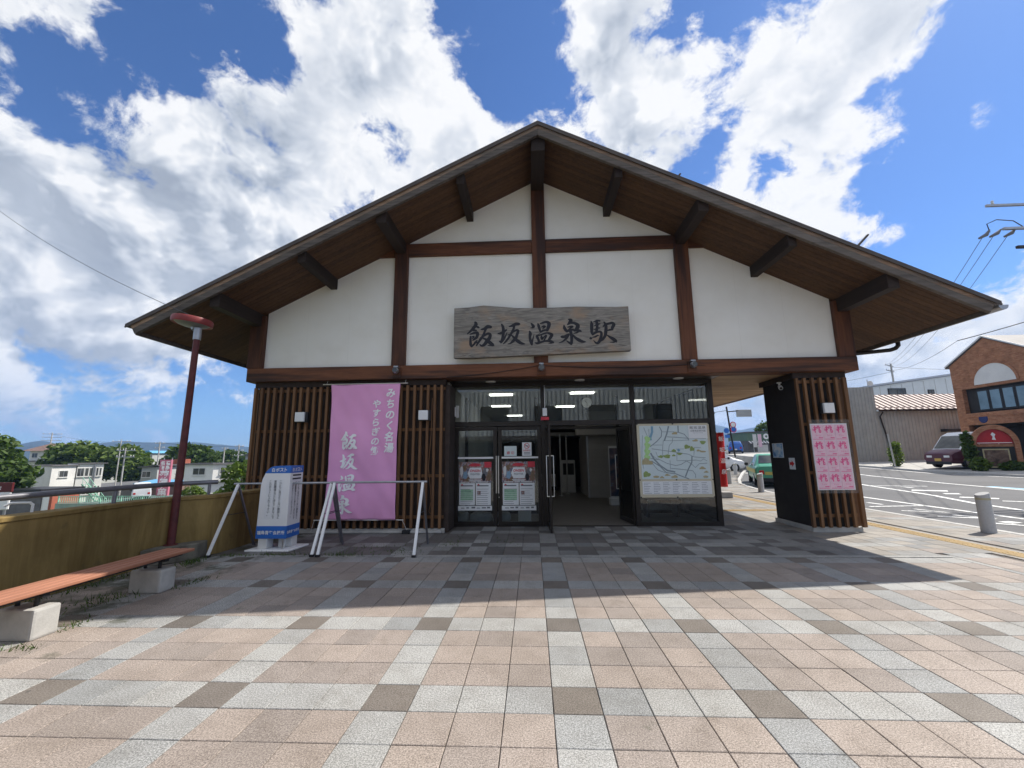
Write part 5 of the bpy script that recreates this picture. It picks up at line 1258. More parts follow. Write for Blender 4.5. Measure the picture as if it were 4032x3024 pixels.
    if band:
        for s_ in (1, -1):
            MB().box(tail[0]+.1, nose[0]-.2, s_*(Wd/2)-.004 if s_ > 0 else -Wd/2-.008, s_*(Wd/2)+.008 if s_ > 0 else -Wd/2+.004, .62, .80).build('stripe', band, e)
        MB().box(tail[0]-.016, tail[0]+.0, -tail[2]*.62, tail[2]*.62, tail[3]-.26, tail[3]-.12).build('stripe', band, e)
    return e
sedan = [(-2.3, .30, .74, .80, .66, .92), (-2.2, .24, .83, .86, .70, .98), (-1.55, .22, .85, .90, .68, 1.02), (-.95, .22, .85, .90, .58, 1.44), (-.3, .22, .85, .90, .60, 1.50), (.35, .22, .85, .90, .58, 1.46), (1.0, .22, .85, .90, .68, .98), (2.0, .24, .82, .78, .68, .86), (2.3, .30, .72, .68, .60, .74)]
hatch = [(-1.9, .30, .72, .84, .62, 1.05), (-1.82, .24, .82, .90, .62, 1.25), (-1.55, .22, .84, .92, .60, 1.50), (-.4, .22, .84, .92, .62, 1.56), (.45, .22, .84, .90, .60, 1.50), (1.15, .22, .84, .88, .68, .98), (1.75, .24, .80, .74, .66, .84), (1.95, .30, .70, .66, .58, .72)]
vanst = [(-2.2, .34, .80, 1.0, .70, 1.9), (-2.1, .28, .88, 1.02, .74, 2.12), (-1.0, .26, .88, 1.05, .74, 2.16), (.6, .26, .88, 1.05, .72, 2.14), (1.05, .26, .88, 1.05, .70, 1.95), (1.75, .26, .88, 1.03, .76, 1.12), (2.25, .30, .84, .92, .74, 1.0), (2.42, .36, .76, .78, .66, .84)]
P_ = {k: carpaint('paint_'+k, c) for k, c in dict(maroon=(0.085, 0.016, 0.03), green=(0.05, 0.30, 0.19), whitecar=(0.72, 0.73, 0.74), bluecar=(0.02, 0.13, 0.50), darkcar=(0.018, 0.019, 0.022), silver=(0.40, 0.41, 0.43), yellowplate=(0.65, 0.42, 0.08)).items()}
P_['taxiband'] = plain('taxi_band', (0.50, 0.42, 0.10), 0.4, 0.1, 5)
import math as _m
car('parked_van', 26.75, 24.4, _m.atan2(-.16, -.97), 'dark maroon van with a white raised roof parked in front of the grey shed', P_['maroon'], 4.8, 1.76, vanst, (-1.45, 1.5), .33, ((-2.0, -.9), (-.8, .45), (.55, 1.25)), (1.72, 1.08, 1), None, M['white'], 1.5, plate=P_['yellowplate'], z=hgt(26.75, 24.4)+.1)
car('taxi', 11.95, 19.5, _m.atan2(.93, .37), 'green taxi with a yellow band seen from behind beside the pillar', P_['green'], 4.6, 1.7, sedan, (-1.4, 1.4), .31, ((-1.2, -.35), (-.25, .75)), (.95, .38, 1), (-1.5, -.98, -1), band=P_['taxiband'])
car('white_car', 12.9, 28.6, _m.atan2(-.08, 1.0), 'white car standing at the junction behind the red banner flag', P_['whitecar'], 3.9, 1.68, hatch, (-1.2, 1.2), .31, ((-1.4, -.3), (-.2, .8)), (1.1, .48, 1), (-1.80, -1.55, -1))
car('blue_car', 26.3, 53.5, _m.atan2(.9, .42), 'bright blue hatchback seen from behind far down the street', P_['bluecar'], 3.9, 1.68, hatch, (-1.2, 1.2), .31, ((-1.4, -.3), (-.2, .8)), (1.1, .48, 1), (-1.86, -1.58, -1))
# ------------------------------------------------------------------ across the street
def g(x, y): return hgt(x, y)+.10
def ribs(mb, x0, x1, y, z0, z1, step=.3, dpt=.03, top=None):
    """corrugated sheet wall in the XZ plane"""
    pts = []; x = x0
    while x < x1-1e-6:
        for dx, d in ((0, 0), (step*.55, 0), (step*.62, dpt), (step*.93, dpt)): pts.append((min(x+dx, x1), y+d))
        x += step
    v = []
    for (a, b) in pts: v += [(a, b, z0), (a, b, z1 if top is None else top(a))]
    mb.add(v, [(2*i, 2*i+2, 2*i+3, 2*i+1) for i in range(len(pts)-1)])
sd = empty('grey_shed', (30, 31.3, 0.7), label='grey ribbed metal shed with a pinkish seamed roof across the street', cat='shed'); o_ = Vector((30, 31.3, .7))
mb = MB(); ribs(mb, 25.0-o_.x, 27.05-o_.x, 0, -.3, 5.85, .26); mb.build('tall_wall', M['shedgrey'], sd)
MB().box(25.0-o_.x, 27.05-o_.x, .05, 6, -.3, 5.80).build('tall_block', M['shedgrey'], sd)
mb = MB(); ribs(mb, 27.07-o_.x, 37-o_.x, .1, -.3, 3.92, .26); mb.build('wall', M['shedgrey'], sd)
MB().box(27.07-o_.x, 37-o_.x, .14, 5.5, -.3, 3.9).build('block', M['shedgrey'], sd)
for z in (2.0,): MB().box(25-o_.x, 27.03-o_.x, -.012, -.002, z, z+.04).build('joint_strip', M['shedgrey'], sd)
rf = MB().add([(27.0-o_.x, -.25, 3.92), (37-o_.x, -.25, 3.92), (37-o_.x, 2.6, 5.45), (27.0-o_.x, 2.6, 5.45), (27.0-o_.x, -.25, 4.0), (37-o_.x, -.25, 4.0), (37-o_.x, 2.6, 5.53), (27.0-o_.x, 2.6, 5.53)], [(3, 2, 1, 0), (4, 5, 6, 7), (0, 1, 5, 4), (2, 3, 7, 6), (0, 4, 7, 3), (1, 2, 6, 5)]).build('roof', M['shedroof'], sd)
for k in range(21):
    x = 27.1+k*.47-o_.x; MB().beam((x, -.25, 4.03), (x, 2.6, 5.56), .05, .06).build('roof_seam', M['roofbrown'], rf)
for k in range(20): MB().box(27.25+k*.47-o_.x, 27.42+k*.47-o_.x, .1, .14, 4.17, 4.25).build('snow_stop', M['shedroof'], rf)
MB().box(27-o_.x, 37-o_.x, -.30, -.255, 3.88, 4.03).build('gutter', M['bronze'], sd)
MB().tube([(27.35-o_.x, -.2, 3.85), (27.25-o_.x, .03, 3.5), (27.6-o_.x, .03, 1.5), (27.7-o_.x, .03, 0)], .05, 8).build('downpipe', M['bronze'], sd)
MB().box(31.6-o_.x, 34-o_.x, -.55, .05, 2.25, 2.45).build('canopy', M['black'], sd, bevel=0.02)
MB().tube([(26.9-o_.x, .3, 5.85), (26.9-o_.x, .3, 6.5)], .03, 6).build('antenna_mast', M['galv'], sd)
MB().lathe([(.02, .06), (.16, .02), (.22, -.05)], (26.95-o_.x, .15, 6.15), 16, axis='y').build('dish', M['offwhite'], sd, smooth=True)
wb = empty('white_building', (41, 43.5, 1), label='pale blue grey panelled building behind the grey shed', cat='building')
pts = [(-4.4, -1), (8, -1), (8, 8.8), (4.5, 8.5), (-4.4, 7.35)]
MB().prism(pts, 0, 8).build('wall', M['shedwhite'], wb)
for k in range(9): MB().box(-3.6+k*1.15, -3.57+k*1.15, -.02, -.002, 5.0, 7.35+(k*1.15)*.12).build('panel_joint', M['stuccogrey'], wb)
for a, b, c, d in ((-2.8, -.95, 6.28, 7.15), (1.3, 1.95, 6.45, 6.95)):
    w_ = MB().box(a, b, -.05, -.003, c, d).build('window', M['bronze'], wb); MB().box(a+.08, (a+b)/2-.03, -.06, -.052, c+.08, d-.08).build('pane', M['darkglass'], w_); MB().box((a+b)/2+.03, b-.08, -.06, -.052, c+.08, d-.08).build('pane', M['darkglass'], w_)
MB().prism([(-4.6, 7.36), (4.5, 8.53), (8.2, 8.83), (8.2, 9.0), (4.5, 8.72), (-4.6, 7.55)], -.15, 8.1).build('roof', M['rim'], wb)
# brick building with a round arched panel in the gable
bb = empty('brick_building', (29, 24.6, .6), math.pi*1.5, label='orange brick building with a gable, half round panel and ribbon windows', cat='building')
# local frame: x runs along the street towards the viewer's right (world -Y), y runs into the building (world +X)
def bbx(yw): return 24.6-yw
L0, L1 = bbx(27.1), bbx(14.0); AP = bbx(24.65)
ZE, ZA, ZB = 6.67, 8.05, -1.0
gp = [(L0, 4.95), (L1, 4.95), (L1, 6.4), (bbx(22.2), 6.67), (AP, ZA), (L0, ZE)]
MB().prism([(a, b) for a, b in gp], 0, .35).build('upper_wall', M['brick'], bb)
MB().box(L0, L0+.55, 0, .35, 1.9, 4.95).build('pier', M['brick'], bb); MB().box(L0+.55, L1, .0, .35, 2.55, 3.3).build('spandrel', M['brick'], bb)
MB().box(L0+.55, L1, -.04, -.002, 3.05, 3.32).build('sill_course', M['brick'], bb); MB().box(L0, L0+.9, 0, .35, ZB, 1.9).build('pier', M['brick'], bb)
MB().box(L0, L0+.35, .352, 9, ZB, 6.6).build('side_wall', M['brick'], bb); MB().box(L0+.4, L1, 1.2, 1.5, ZB, 2.55).build('ground_floor', M['intdark'], bb); MB().box(L0+.4, L1, .36, 1.2, 2.45, 2.55).build('canopy_soffit', M['intdark'], bb)
n_ = 20; cx, cz, rr = bbx(24.45), 5.12, 1.22
arc = [(cx+rr*math.cos(math.pi*k/n_), cz+rr*math.sin(math.pi*k/n_)) for k in range(n_+1)]
MB().prism(arc, -.03, -.002).build('arched_panel', M['stucco'], bb)
arc2 = [(cx+(rr+.14)*math.cos(math.pi*k/n_), cz+(rr+.14)*math.sin(math.pi*k/n_)) for k in range(n_+1)]
mb = MB(); v = []
for (a, b), (c, d) in zip(arc, arc2): v += [(a, -.05, b), (c, -.05, d), (a, -.004, b), (c, -.004, d)]
mb.add(v, [(4*i, 4*i+1, 4*i+5, 4*i+4) for i in range(n_)] + [(4*i+1, 4*i+3, 4*i+7, 4*i+5) for i in range(n_)] + [(4*i, 4*i+4, 4*i+6, 4*i+2) for i in range(n_)]); mb.build('arch_trim', M['brick'], bb)
MB().box(L0+.55, L1, .28, .34, 3.32, 4.95).build('window_back', M['intdark'], bb)
M['blueglass'] = plain('blue_glass', (0.16, 0.24, 0.29), 0.08, 0.3, 0.8, spec=0.8)
x = L0+1.25
while x < L1-.6:
    w_ = MB().box(x, x+.72, .18, .24, 3.42, 4.80).build('window', M['black'], bb); MB().box(x+.09, x+.63, .165, .178, 3.52, 4.70).build('pane', M['blueglass'], w_); x += .74
for (a, b), (c, d) in (((L0-.25, ZE-.12), (AP, ZA+.02)), ((AP, ZA+.02), (bbx(22.2), 6.67+.02)), ((bbx(22.2), 6.69), (L1, 6.45))):
    MB().prism([(a, b), (c, d), (c, d+.14), (a, b+.14)], -.06, 9).build('roof', M['rooftile'], bb)
    MB().prism([(a, b+.06), (c, d+.06), (c, d+.15), (a, b+.15)], -.09, -.062).build('verge', M['white'], bb)
MB().lathe([(.02, -.03), (.26, -.03), (.28, -.002)], (bbx(25.55), 0, 2.92), 20, axis='y').build('emblem', M['navy'] if 'navy' in M else M.setdefault('navy', plain('navy', (0.02, 0.03, 0.12), 0.4, 0.1, 9)), bb)
# free-standing arched brick sign
sa = empty('arched_sign', (26.3, 22.6, g(26.3, 22.6)), math.atan2(.60, .80)*-1, label='arched brick sign with a red half round panel beside the van', cat='sign'); sa.scale = (.84, .9, 1)
for a, b in ((-1.12, -.86), (.86, 1.12)): MB().box(a, b, -.2, .2, -.3, 1.45).build('pillar', M['brick'], sa, bevel=0.01)
mb = MB(); v = []; n_ = 18
for k in range(n_+1):
    t = math.pi*k/n_
    for r_ in (.86, 1.12):
        for yy in (-.2, .2): v.append((r_*math.cos(t), yy, 1.452+r_*math.sin(t)*.98))
mb.add(v, [f_ for i in range(n_) for f_ in ((4*i, 4*i+4, 4*i+6, 4*i+2), (4*i+2, 4*i+6, 4*i+7, 4*i+3), (4*i+3, 4*i+7, 4*i+5, 4*i+1), (4*i+1, 4*i+5, 4*i+4, 4*i))] + [(0, 1, 3, 2), (4*n_, 4*n_+2, 4*n_+3, 4*n_+1)]); mb.build('arch', M['brick'], sa)
M['signred'] = plain('sign_red', (0.42, 0.015, 0.02), 0.35, 0.06, 5)
MB().prism([(.85*math.cos(math.pi*k/n_), 1.47+.85*math.sin(math.pi*k/n_)*.98) for k in range(n_+1)], -.05, .05).build('red_panel', M['signred'], sa)
MB().box(-.8, .8, -.056, -.051, 1.50, 1.535).build('white_line', M['white'], sa)
MB().prism([(-.08, 1.70), (.10, 1.68), (.06, 1.86), (.12, 2.0), (.0, 2.12), (-.1, 2.0), (-.02, 1.86)], -.057, -.051).build('white_mark', M['white'], sa)
MB().box(-.86, .86, -.05, .05, 1.3, 1.45).build('lintel', M['brick'], sa); MB().box(-.86, .86, -.03, .03, .0, 1.3).build('back_panel', M['intdark'], sa)
MB().box(-.62, .60, -.07, -.035, .12, 1.18).build('frame', M['maptan'], sa); MB().box(-.55, .53, -.078, -.071, .19, 1.11).build('picture', printmat('restaurant_board', [(0.35, (0.06, 0.04, 0.03)), (0.55, (0.16, 0.10, 0.07)), (0.7, (0.25, 0.2, 0.16))], 2.5), sa)
tag(MB().tube([(23.6, 26.2, g(23.6, 26.2)), (23.45, 26.2, g(23.6, 26.2)+2.2)], .05, 8).build('leaning_post', M['concrete']), 'thin pale post standing left of the maroon van', 'post')
# green shop down the street
sp_ = empty('green_shop', (33.8, 61.4, 1.1), label='small dark shop with a green fascia and a round white emblem down the street', cat='shop')
MB().box(-1.9, 3, 0, 6, -1, 2.1).build('wall', M['rooftile'], sp_); MB().box(-2.0, 3, -.1, 6, 2.1, 3.3).build('fascia', M['shopgreen'] if 'shopgreen' in M else M.setdefault('shopgreen', plain('shop_green', (0.10, 0.17, 0.12), 0.6, 0.1, 2)), sp_)
MB().box(-2.1, 3, -.2, 6, 3.31, 3.45).build('roof', M['rooftile'], sp_); MB().lathe([(.02, -.03), (.40, -.03), (.42, 0)], (.75, -.11, 2.72), 20, axis='y').build('emblem', M['white'], sp_); MB().lathe([(.02, -.036), (.16, -.036), (.17, -.031)], (.75, -.11, 2.72), 14, axis='y').build('emblem_mark', M['shopgreen'], sp_)
for k in range(7): MB().add([(-1.9+k*.42, -.75, 1.75), (-1.69+k*.42, -.75, 1.75), (-1.69+k*.42, -.12, 2.08), (-1.9+k*.42, -.12, 2.08), (-1.9+k*.42, -.75, 1.7), (-1.69+k*.42, -.75, 1.7), (-1.69+k*.42, -.12, 2.03), (-1.9+k*.42, -.12, 2.03)], [(0, 1, 2, 3), (7, 6, 5, 4), (0, 4, 5, 1), (1, 5, 6, 2), (2, 6, 7, 3), (3, 7, 4, 0)]).build('awning_stripe', M['white'], sp_)
MB().box(-.6, .9, -.03, -.005, .4, 1.5).build('curtain', M['stucco'], sp_); MB().box(-1.7, -.8, -.03, -.005, .1, 1.6).build('window', M['darkglass'], sp_)
for k, (x, c) in enumerate(((31.9, 'offwhite'), (32.6, 'posterpink'))):
    e = empty('shop_flag', (x, 59.5, hgt(x, 59.5)), label=('pale vertical flag in front of the green shop', 'pink vertical flag in front of the green shop')[k], cat='flag', group='flags by the green shop')
    MB().tube([(-.2, 0, 0), (-.2, 0, 2.6)], .02, 6).build('pole', M['offwhite'], e); MB().box(-.18, .3, -.006, .006, .7, 2.55).build('cloth', M[c], e)
# traffic sign pole at the junction
tp_ = empty('sign_pole', (15.1, 30.1, hgt(15.1, 30.1)), label='dark pole with round traffic signs and a sign board arm at the junction', cat='sign')
MB().tube([(.25, 0, 0), (0, 0, 2.5), (-.15, 0, 4.75)], .06, 10).build('pole', M['bronze'], tp_); MB().tube([(-.1, 0, 4.35), (.7, 0, 4.42)], .04, 8).build('arm', M['bronze'], tp_); MB().box(.55, 1.7, -.03, .03, 3.95, 4.5).build('sign_board', M['stuccogrey'], tp_, bevel=0.01)
for k in range(2): MB().box(.56, 1.69, -.05, -.031, 4.08+k*.24, 4.12+k*.24).build('stiffener', M['galv'], tp_)
def disc(x, z, r_, mat, nm, yy=-.08): MB().lathe([(.01, yy-.01), (r_, yy-.01), (r_, yy)], (x, 0, z), 20, axis='y').build(nm, mat, tp_)
disc(.18, 3.35, .23, M['red'], 'round_sign'); disc(.18, 3.35, .17, M['paper'], 'round_sign_face', -.092); disc(.18, 2.98, .23, M['red'], 'round_sign'); disc(.18, 2.98, .18, M['blue'], 'round_sign_face', -.092)
MB().prism([(-.35+.22*math.cos(math.pi/3*k), 2.9+.22*math.sin(math.pi/3*k)) for k in range(6)], -.09, -.07).build('hexagon_sign', M['blue'], tp_); MB().box(-.5, -.15, -.09, -.07, 2.35, 2.6).build('blue_plate', M['blue'], tp_)
MB().tube([(-1.3, 0, 4.3), (-.12, 0, 4.45)], .02, 6).build('arm', M['bronze'], tp_); MB().box(-1.5, -1.1, -.08, .08, 4.2, 4.32).build('lamp', M['bronze'], tp_)
tag(MB().box(14.2, 15.7, 27.9, 28.05, hgt(15, 28)-.05, hgt(15, 28)+1.0).build('low_wall', M['concrete'], None), 'low concrete wall behind the white car at the junction', 'wall')
# ribbed building on the near side of the square, behind the viewer: the glass front mirrors it
rb = empty('ribbed_building', (2, -27, -.1), label='grey ribbed metal building behind the viewer, mirrored in the entrance glass', cat='building')
mb = MB(); ribs(mb, -16, 16, 0, 0, 8.2, .45, -.06); mb.v = [(a, -b, c) for a, b, c in mb.v]; mb.build('wall', M['shedwhite'], rb)
MB().box(-16, 16, -10, -.05, 0, 8.2).build('block', M['stuccogrey'], rb)
for k in range(5): w_ = MB().box(-13+k*5.6, -10.2+k*5.6, .065, .12, 4.6, 6.6).build('window', M['bronze'], rb); MB().box(-12.9+k*5.6, -10.3+k*5.6, .122, .13, 4.7, 6.5).build('pane', M['darkglass'], w_)
MB().box(-16, 16, .07, .9, 3.1, 3.5).build('canopy', M['rooftile'], rb); MB().box(-14, 14, .065, .1, 0, 2.9).build('shop_front', M['darkglass'], rb)

# ------------------------------------------------------------------ trees
def foliage(rnd, parts, n, size):
    """leaf clumps spread through lumpy ellipsoids (cx,cy,cz,rx,ry,rz), denser towards the surface"""
    V = []; F = []
    tot = sum(p[3]*p[5] for p in parts)
    for (cx, cy, cz, rx, ry, rz) in parts:
        m_ = int(n*rx*rz/tot)
        for _ in range(m_):
            d = Vector((rnd.gauss(0, 1), rnd.gauss(0, 1), rnd.gauss(0, 1))).normalized()
            r_ = rnd.uniform(.35, 1.0)**.45
            lump = 1 + .28*noise.noise(Vector((d.x*2.3+cx, d.y*2.3+cy, d.z*2.3+cz))) + .12*noise.noise(d*6+Vector((cx, cy, cz)))
            p = Vector((cx+d.x*rx*r_*lump, cy+d.y*ry*r_*lump, cz+d.z*rz*r_*lump))
            s_ = size*rnd.uniform(.35, 1.0)**1.2*1.45; a = Vector((rnd.gauss(0, 1), rnd.gauss(0, 1), rnd.gauss(0, .6))).normalized(); b = a.cross(Vector((rnd.gauss(0, 1), rnd.gauss(0, 1), rnd.gauss(0, 1)))).normalized()
            i = len(V); V += [p-a*s_, p+b*s_*.55, p+a*s_, p-b*s_*.5+Vector((0, 0, s_*.2))]; F.append((i, i+1, i+2, i+3))
    return V, F
def tree(name, base, parts, label, mat, n=3000, size=.35, cat='tree', seed=1, group=None, trunk_r=.25, limbs=4):
    rnd = random.Random(seed); e = empty(name, base, label=label, cat=cat, group=group)
    V, F = foliage(rnd, parts, n, size); me = bpy.data.meshes.new('crown'); me.from_pydata([tuple(v) for v in V], [], F); me.materials.append(mat)
    link(bpy.data.objects.new('crown', me), e)
    mb = MB(); p0 = parts[0]; top = Vector((p0[0], p0[1], p0[2]+p0[5]*.3))
    mb.tube([(0, 0, -.3), Vector((0, 0, 0)).lerp(top, .5)+Vector((.1, 0, 0)), top], [trunk_r, trunk_r*.7, trunk_r*.3], 8)
    mb.build('trunk', M['bark'], e, smooth=True)
    for k in range(limbs):
        q_ = parts[k % len(parts)]; a = rnd.uniform(0, 6.28); end = Vector((q_[0]+q_[3]*.6*math.cos(a), q_[1]+q_[4]*.6*math.sin(a), q_[2]+q_[5]*rnd.uniform(-.1, .5)))
        s0 = Vector((0, 0, 0)).lerp(top, rnd.uniform(.3, .7)); MB().tube([s0, s0.lerp(end, .5)+Vector((0, 0, .2)), end], [trunk_r*.4, trunk_r*.25, trunk_r*.1], 6).build('limb', M['bark'], e)
    return e
LZ = -5.0; UZ = -2.6
tree('leafy_tree', (-53.6, 37, LZ), [(-1.2, 0, 6.4, 2.7, 2.4, 2.5), (.9, .3, 4.9, 2.0, 2, 1.7), (-3.5, 0, 4, 3, 3, 3.2), (.3, -.4, 3.2, 2.0, 2, 1.8)], 'large dark green tree at the far left edge', M['leaf_dark'], 9000, .34, seed=2, trunk_r=.35, limbs=6)
tree('leafy_tree', (-91, 76, LZ), [(1, 0, 6.6, 4.6, 4, 3.2), (4.5, 1, 5.6, 4, 4, 3.2), (-3.2, 1, 4.4, 3, 3, 2.6)], 'broad rounded green tree behind the left white building', M['leaf_mid'], 7000, .55, seed=3, trunk_r=.5, limbs=6)
tree('leafy_tree', (-81, 78, LZ), [(-.5, 0, 6.1, 3.6, 4, 3.0), (2.6, -1, 4.4, 2.8, 3, 3.0), (-3, 0, 5.6, 3, 4, 3.0)], 'broad green tree left of the tall red signboard', M['leaf_mid'], 6000, .5, seed=4, trunk_r=.5, limbs=6)
tree('leafy_tree', (-70, 80, UZ), [(.4, 0, 4.4, 3.6, 4, 2.6), (-3.2, 0, 2.4, 2.6, 3, 2.2), (3.4, 0, 3.4, 2.6, 3, 1.8)], 'rounded green tree behind the lamp post', M['leaf_dark'], 6000, .5, seed=5, trunk_r=.45, limbs=6)
tree('leafy_tree', (-79, 106, UZ), [(-1.5, 0, 4.0, 4, 4, 1.9), (3, 0, 3.0, 4, 4, 1.7)], 'low distant tree clump right of the lamp post', M['leaf_dark'], 3500, .6, seed=6, trunk_r=.4)
tree('leafy_tree', (-66, 108, UZ), [(0, 0, 2.4, 5, 4, 1.7), (5, 0, 1.8, 4, 4, 1.5)], 'distant tree clump just left of the slat wall', M['leaf_dark'], 3000, .6, seed=16, trunk_r=.4)
tree('bushy_tree', (-20.2, 25.6, LZ), [(.4, 0, 5.2, 1.4, 1.4, 1.2), (1.6, .5, 4.6, 1.5, 1.4, 1.5), (-.2, 0, 4.0, 1.0, 1.0, 1.0)], 'bushy green tree right beside the left end of the slat wall', M['leaf_mid'], 3500, .17, seed=7, trunk_r=.14)
tree('shrub', (-29.8, 33.2, LZ), [(0, 0, 3.4, .9, .8, .8), (.6, 0, 3.2, .7, .6, .6)], 'light green shrub in front of the green fence behind the lamp post', M['leaf_light'], 1200, .14, 'shrub', 8, trunk_r=.06)
tree('shrub', (-46.2, 51.5, UZ), [(0, 0, 1.6, 1.0, .9, 1.5)], 'yellow green upright shrub left of the small white building', M['leaf_light'], 1200, .2, 'shrub', 9, trunk_r=.08)
tree('shrub', (-25, 30.5, LZ), [(0, 0, 3.1, 2.0, 1.0, .8), (2, 0, 3.4, 1.6, 1, .8)], 'low light green shrubs in front of the slat wall end', M['leaf_light'], 1600, .16, 'shrub', 10, trunk_r=.06)
tree('shrub', (24.4, 27.0, g(24.4, 27)), [(0, 0, .7, .42, .4, .75), (.05, 0, 1.25, .34, .3, .4)], 'flowering green shrub in front of the grey shed', M['leaf_light'], 900, .09, 'shrub', 11, trunk_r=.04)
tree('shrub', (24.6, 21.9, g(24.6, 21.9)), [(0, 0, .38, .42, .4, .36)], 'round green shrub at the left foot of the arched sign', M['leaf_mid'], 700, .1, 'shrub', 12, trunk_r=.04)
tree('garden_tree', (24.55, 22.3, g(24.55, 22.3)), [(0, 0, 1.5, .26, .26, .75), (.08, 0, 1.0, .34, .3, .45)], 'slim dark garden tree between the van and the arched sign', M['leaf_dark'], 900, .1, 'tree', 13, trunk_r=.05)
tree('shrub', (26.1, 21.6, g(26.1, 21.6)), [(0, 0, .22, .7, .4, .26), (.6, -.3, .2, .5, .4, .22)], 'low wide shrub in front of the arched sign', M['leaf_dark'], 1100, .1, 'shrub', 14, trunk_r=.04)
tree('garden_tree', (28.9, 21.0, g(28.9, 21.0)), [(0, 0, 2.1, 1.0, .8, .9), (.6, -.3, 1.3, .9, .8, .8)], 'dark garden tree right of the arched sign', M['leaf_dark'], 1600, .13, 'tree', 15, trunk_r=.08)
tree('roadside_tree', (38, 66, 1.1), [(0, 0, 3.6, 2.4, 2, 1.8)], 'green tree behind the green shop', M['leaf_dark'], 1500, .25, 'tree', 17, trunk_r=.15)
for k, (x, y, s_, lb) in enumerate([(24, 75, 1.5, 'left'), (28.5, 80, 1.4, 'middle'), (32.5, 78, 1.2, 'right')]):
    tree('roadside_tree', (x, y, 1.0), [(0, 0, 1.2*s_, 3.2, 2, 1.0*s_)], 'low far green tree beyond the junction, %s one of three' % lb, M['leaf_mid'], 900, .28, 'tree', 20+k, 'far trees beyond the junction', .12)
# far wood along the edge of the plain: one mass
rw = random.Random(44); V = []; F = []
for k in range(9000):
    a = R(rw.uniform(-128, -22)); d_ = rw.uniform(150, 260)
    hh = (2.6 + 2.2*noise.noise(Vector((math.degrees(a)*.25, d_*.02, 5))) + 1.2*noise.noise(Vector((math.degrees(a)*1.1, d_*.05, 9))))*1.5
    p = Vector((math.sin(a)*d_, math.cos(a)*d_-2.8, -5+rw.uniform(0, 1)**.7*max(.8, hh)))
    q1 = Vector((rw.gauss(0, 1), rw.gauss(0, 1), rw.gauss(0, .6))).normalized(); q2 = q1.cross(Vector((rw.gauss(0, 1), rw.gauss(0, 1), rw.gauss(0, 1)))).normalized(); s_ = rw.uniform(.5, 1.4)
    i = len(V); V += [p-q1*s_, p+q2*s_*.7, p+q1*s_, p-q2*s_*.6]; F.append((i, i+1, i+2, i+3))
me = bpy.data.meshes.new('distant_wood'); me.from_pydata([tuple(v) for v in V], [], F); me.materials.append(M['leaf_dark'])
tag(link(bpy.data.objects.new('distant_wood', me)), 'far band of dark green woods across the plain', 'wood', kind='stuff')
# ------------------------------------------------------------------ the lower town on the left
us = MB().box(-43.7, -7.5, 34.75, 160, -5.0, UZ).build('lower_street', M['asphalt']); struct(us)
tag(MB().box(-43.7, -26, 34.4, 34.745, -5.0, -2.42).build('retaining_wall', M['greenwall'], None), 'grey green retaining wall under the green fence', 'wall')
fe = empty('green_fence', (-38, 34.55, -2.42), label='long light green railing fence along the retaining wall', cat='fence')
bal = MB().box(-.02, .02, -.015, .015, .08, .58).mesh('baluster', M['greenfence']); n_ = 87
for k in range(n_):
    o = link(bpy.data.objects.new('baluster', bal), fe); o.location = (-5.6+k*.2, 0, 0)
for z in (.07, .57): MB().box(-5.7, 11.7, -.03, .03, z, z+.05).build('rail', M['greenfence'], fe)
pst = MB().box(-.04, .04, -.04, .04, 0, .64).mesh('post', M['greenfence'])
for k in range(9): o = link(bpy.data.objects.new('post', pst), fe); o.location = (-5.6+k*2.0, -.001, 0)
def win(parent, face, a, b, c, d, mullion=True):
    """face: function (u, depth, z) -> local point; window from u=a..b, z=c..d"""
    def bx(u0, u1, d0, d1, z0, z1, nm, mat, par):
        v = [face(u, dd, z) for z in (z0, z1) for dd in (d0, d1) for u in (u0, u1)]
        return MB().add(v, [(0, 2, 3, 1), (4, 5, 7, 6), (0, 1, 5, 4), (2, 6, 7, 3), (0, 4, 6, 2), (1, 3, 7, 5)]).build(nm, mat, par)
    w_ = bx(a-.06, b+.06, -.04, -.002, c-.06, d+.06, 'window', M['offwhite'], parent); bx(a, b, -.052, -.041, c, d, 'pane', M['darkglass'], w_)
    if mullion: bx((a+b)/2-.025, (a+b)/2+.025, -.062, -.053, c, d, 'mullion', M['rim'], w_)
    bx(a-.1, b+.1, -.12, -.041, c-.12, c-.062, 'sill', M['offwhite'], w_)
# white two-storey building at the far left
wl_ = empty('white_block', (-57.6, 45.3, LZ), label='white two storey flat roofed building at the far left below the plaza', cat='building')
t1 = Vector((-3.46, -.16, 0)).normalized(); t2 = Vector((2.0, 3.4, 0)).normalized()   # along the shaded face / along the sunlit face
def boxq(name, mat, parent, A, Bv, Cv, z0, z1):
    A, Bv, Cv = Vector((*A, 0)), Vector((*Bv, 0)), Vector((*Cv, 0)); P = [A, A+Bv, A+Bv+Cv, A+Cv]
    v = [(p.x, p.y, z) for z in (z0, z1) for p in P]
    return MB().add(v, [(3, 2, 1, 0), (4, 5, 6, 7), (0, 1, 5, 4), (1, 2, 6, 5), (2, 3, 7, 6), (3, 0, 4, 7)]).build(name, mat, parent)
shade_v = (-7.4, 1.9); lit_v = (.56, 2.18)
boxq('upper_storey', M['stucco'], wl_, (0, 0), shade_v, lit_v, 3.25, 5.75); boxq('roof_slab', M['rooftile'], wl_, (.15, -.15), (-7.7, 2.0), (.66, 2.5), 5.752, 5.87)
boxq('lower_storey', M['stuccogrey'], wl_, (-.5, .4), (-6.5, 1.7), (.5, 1.95), 0, 3.248)
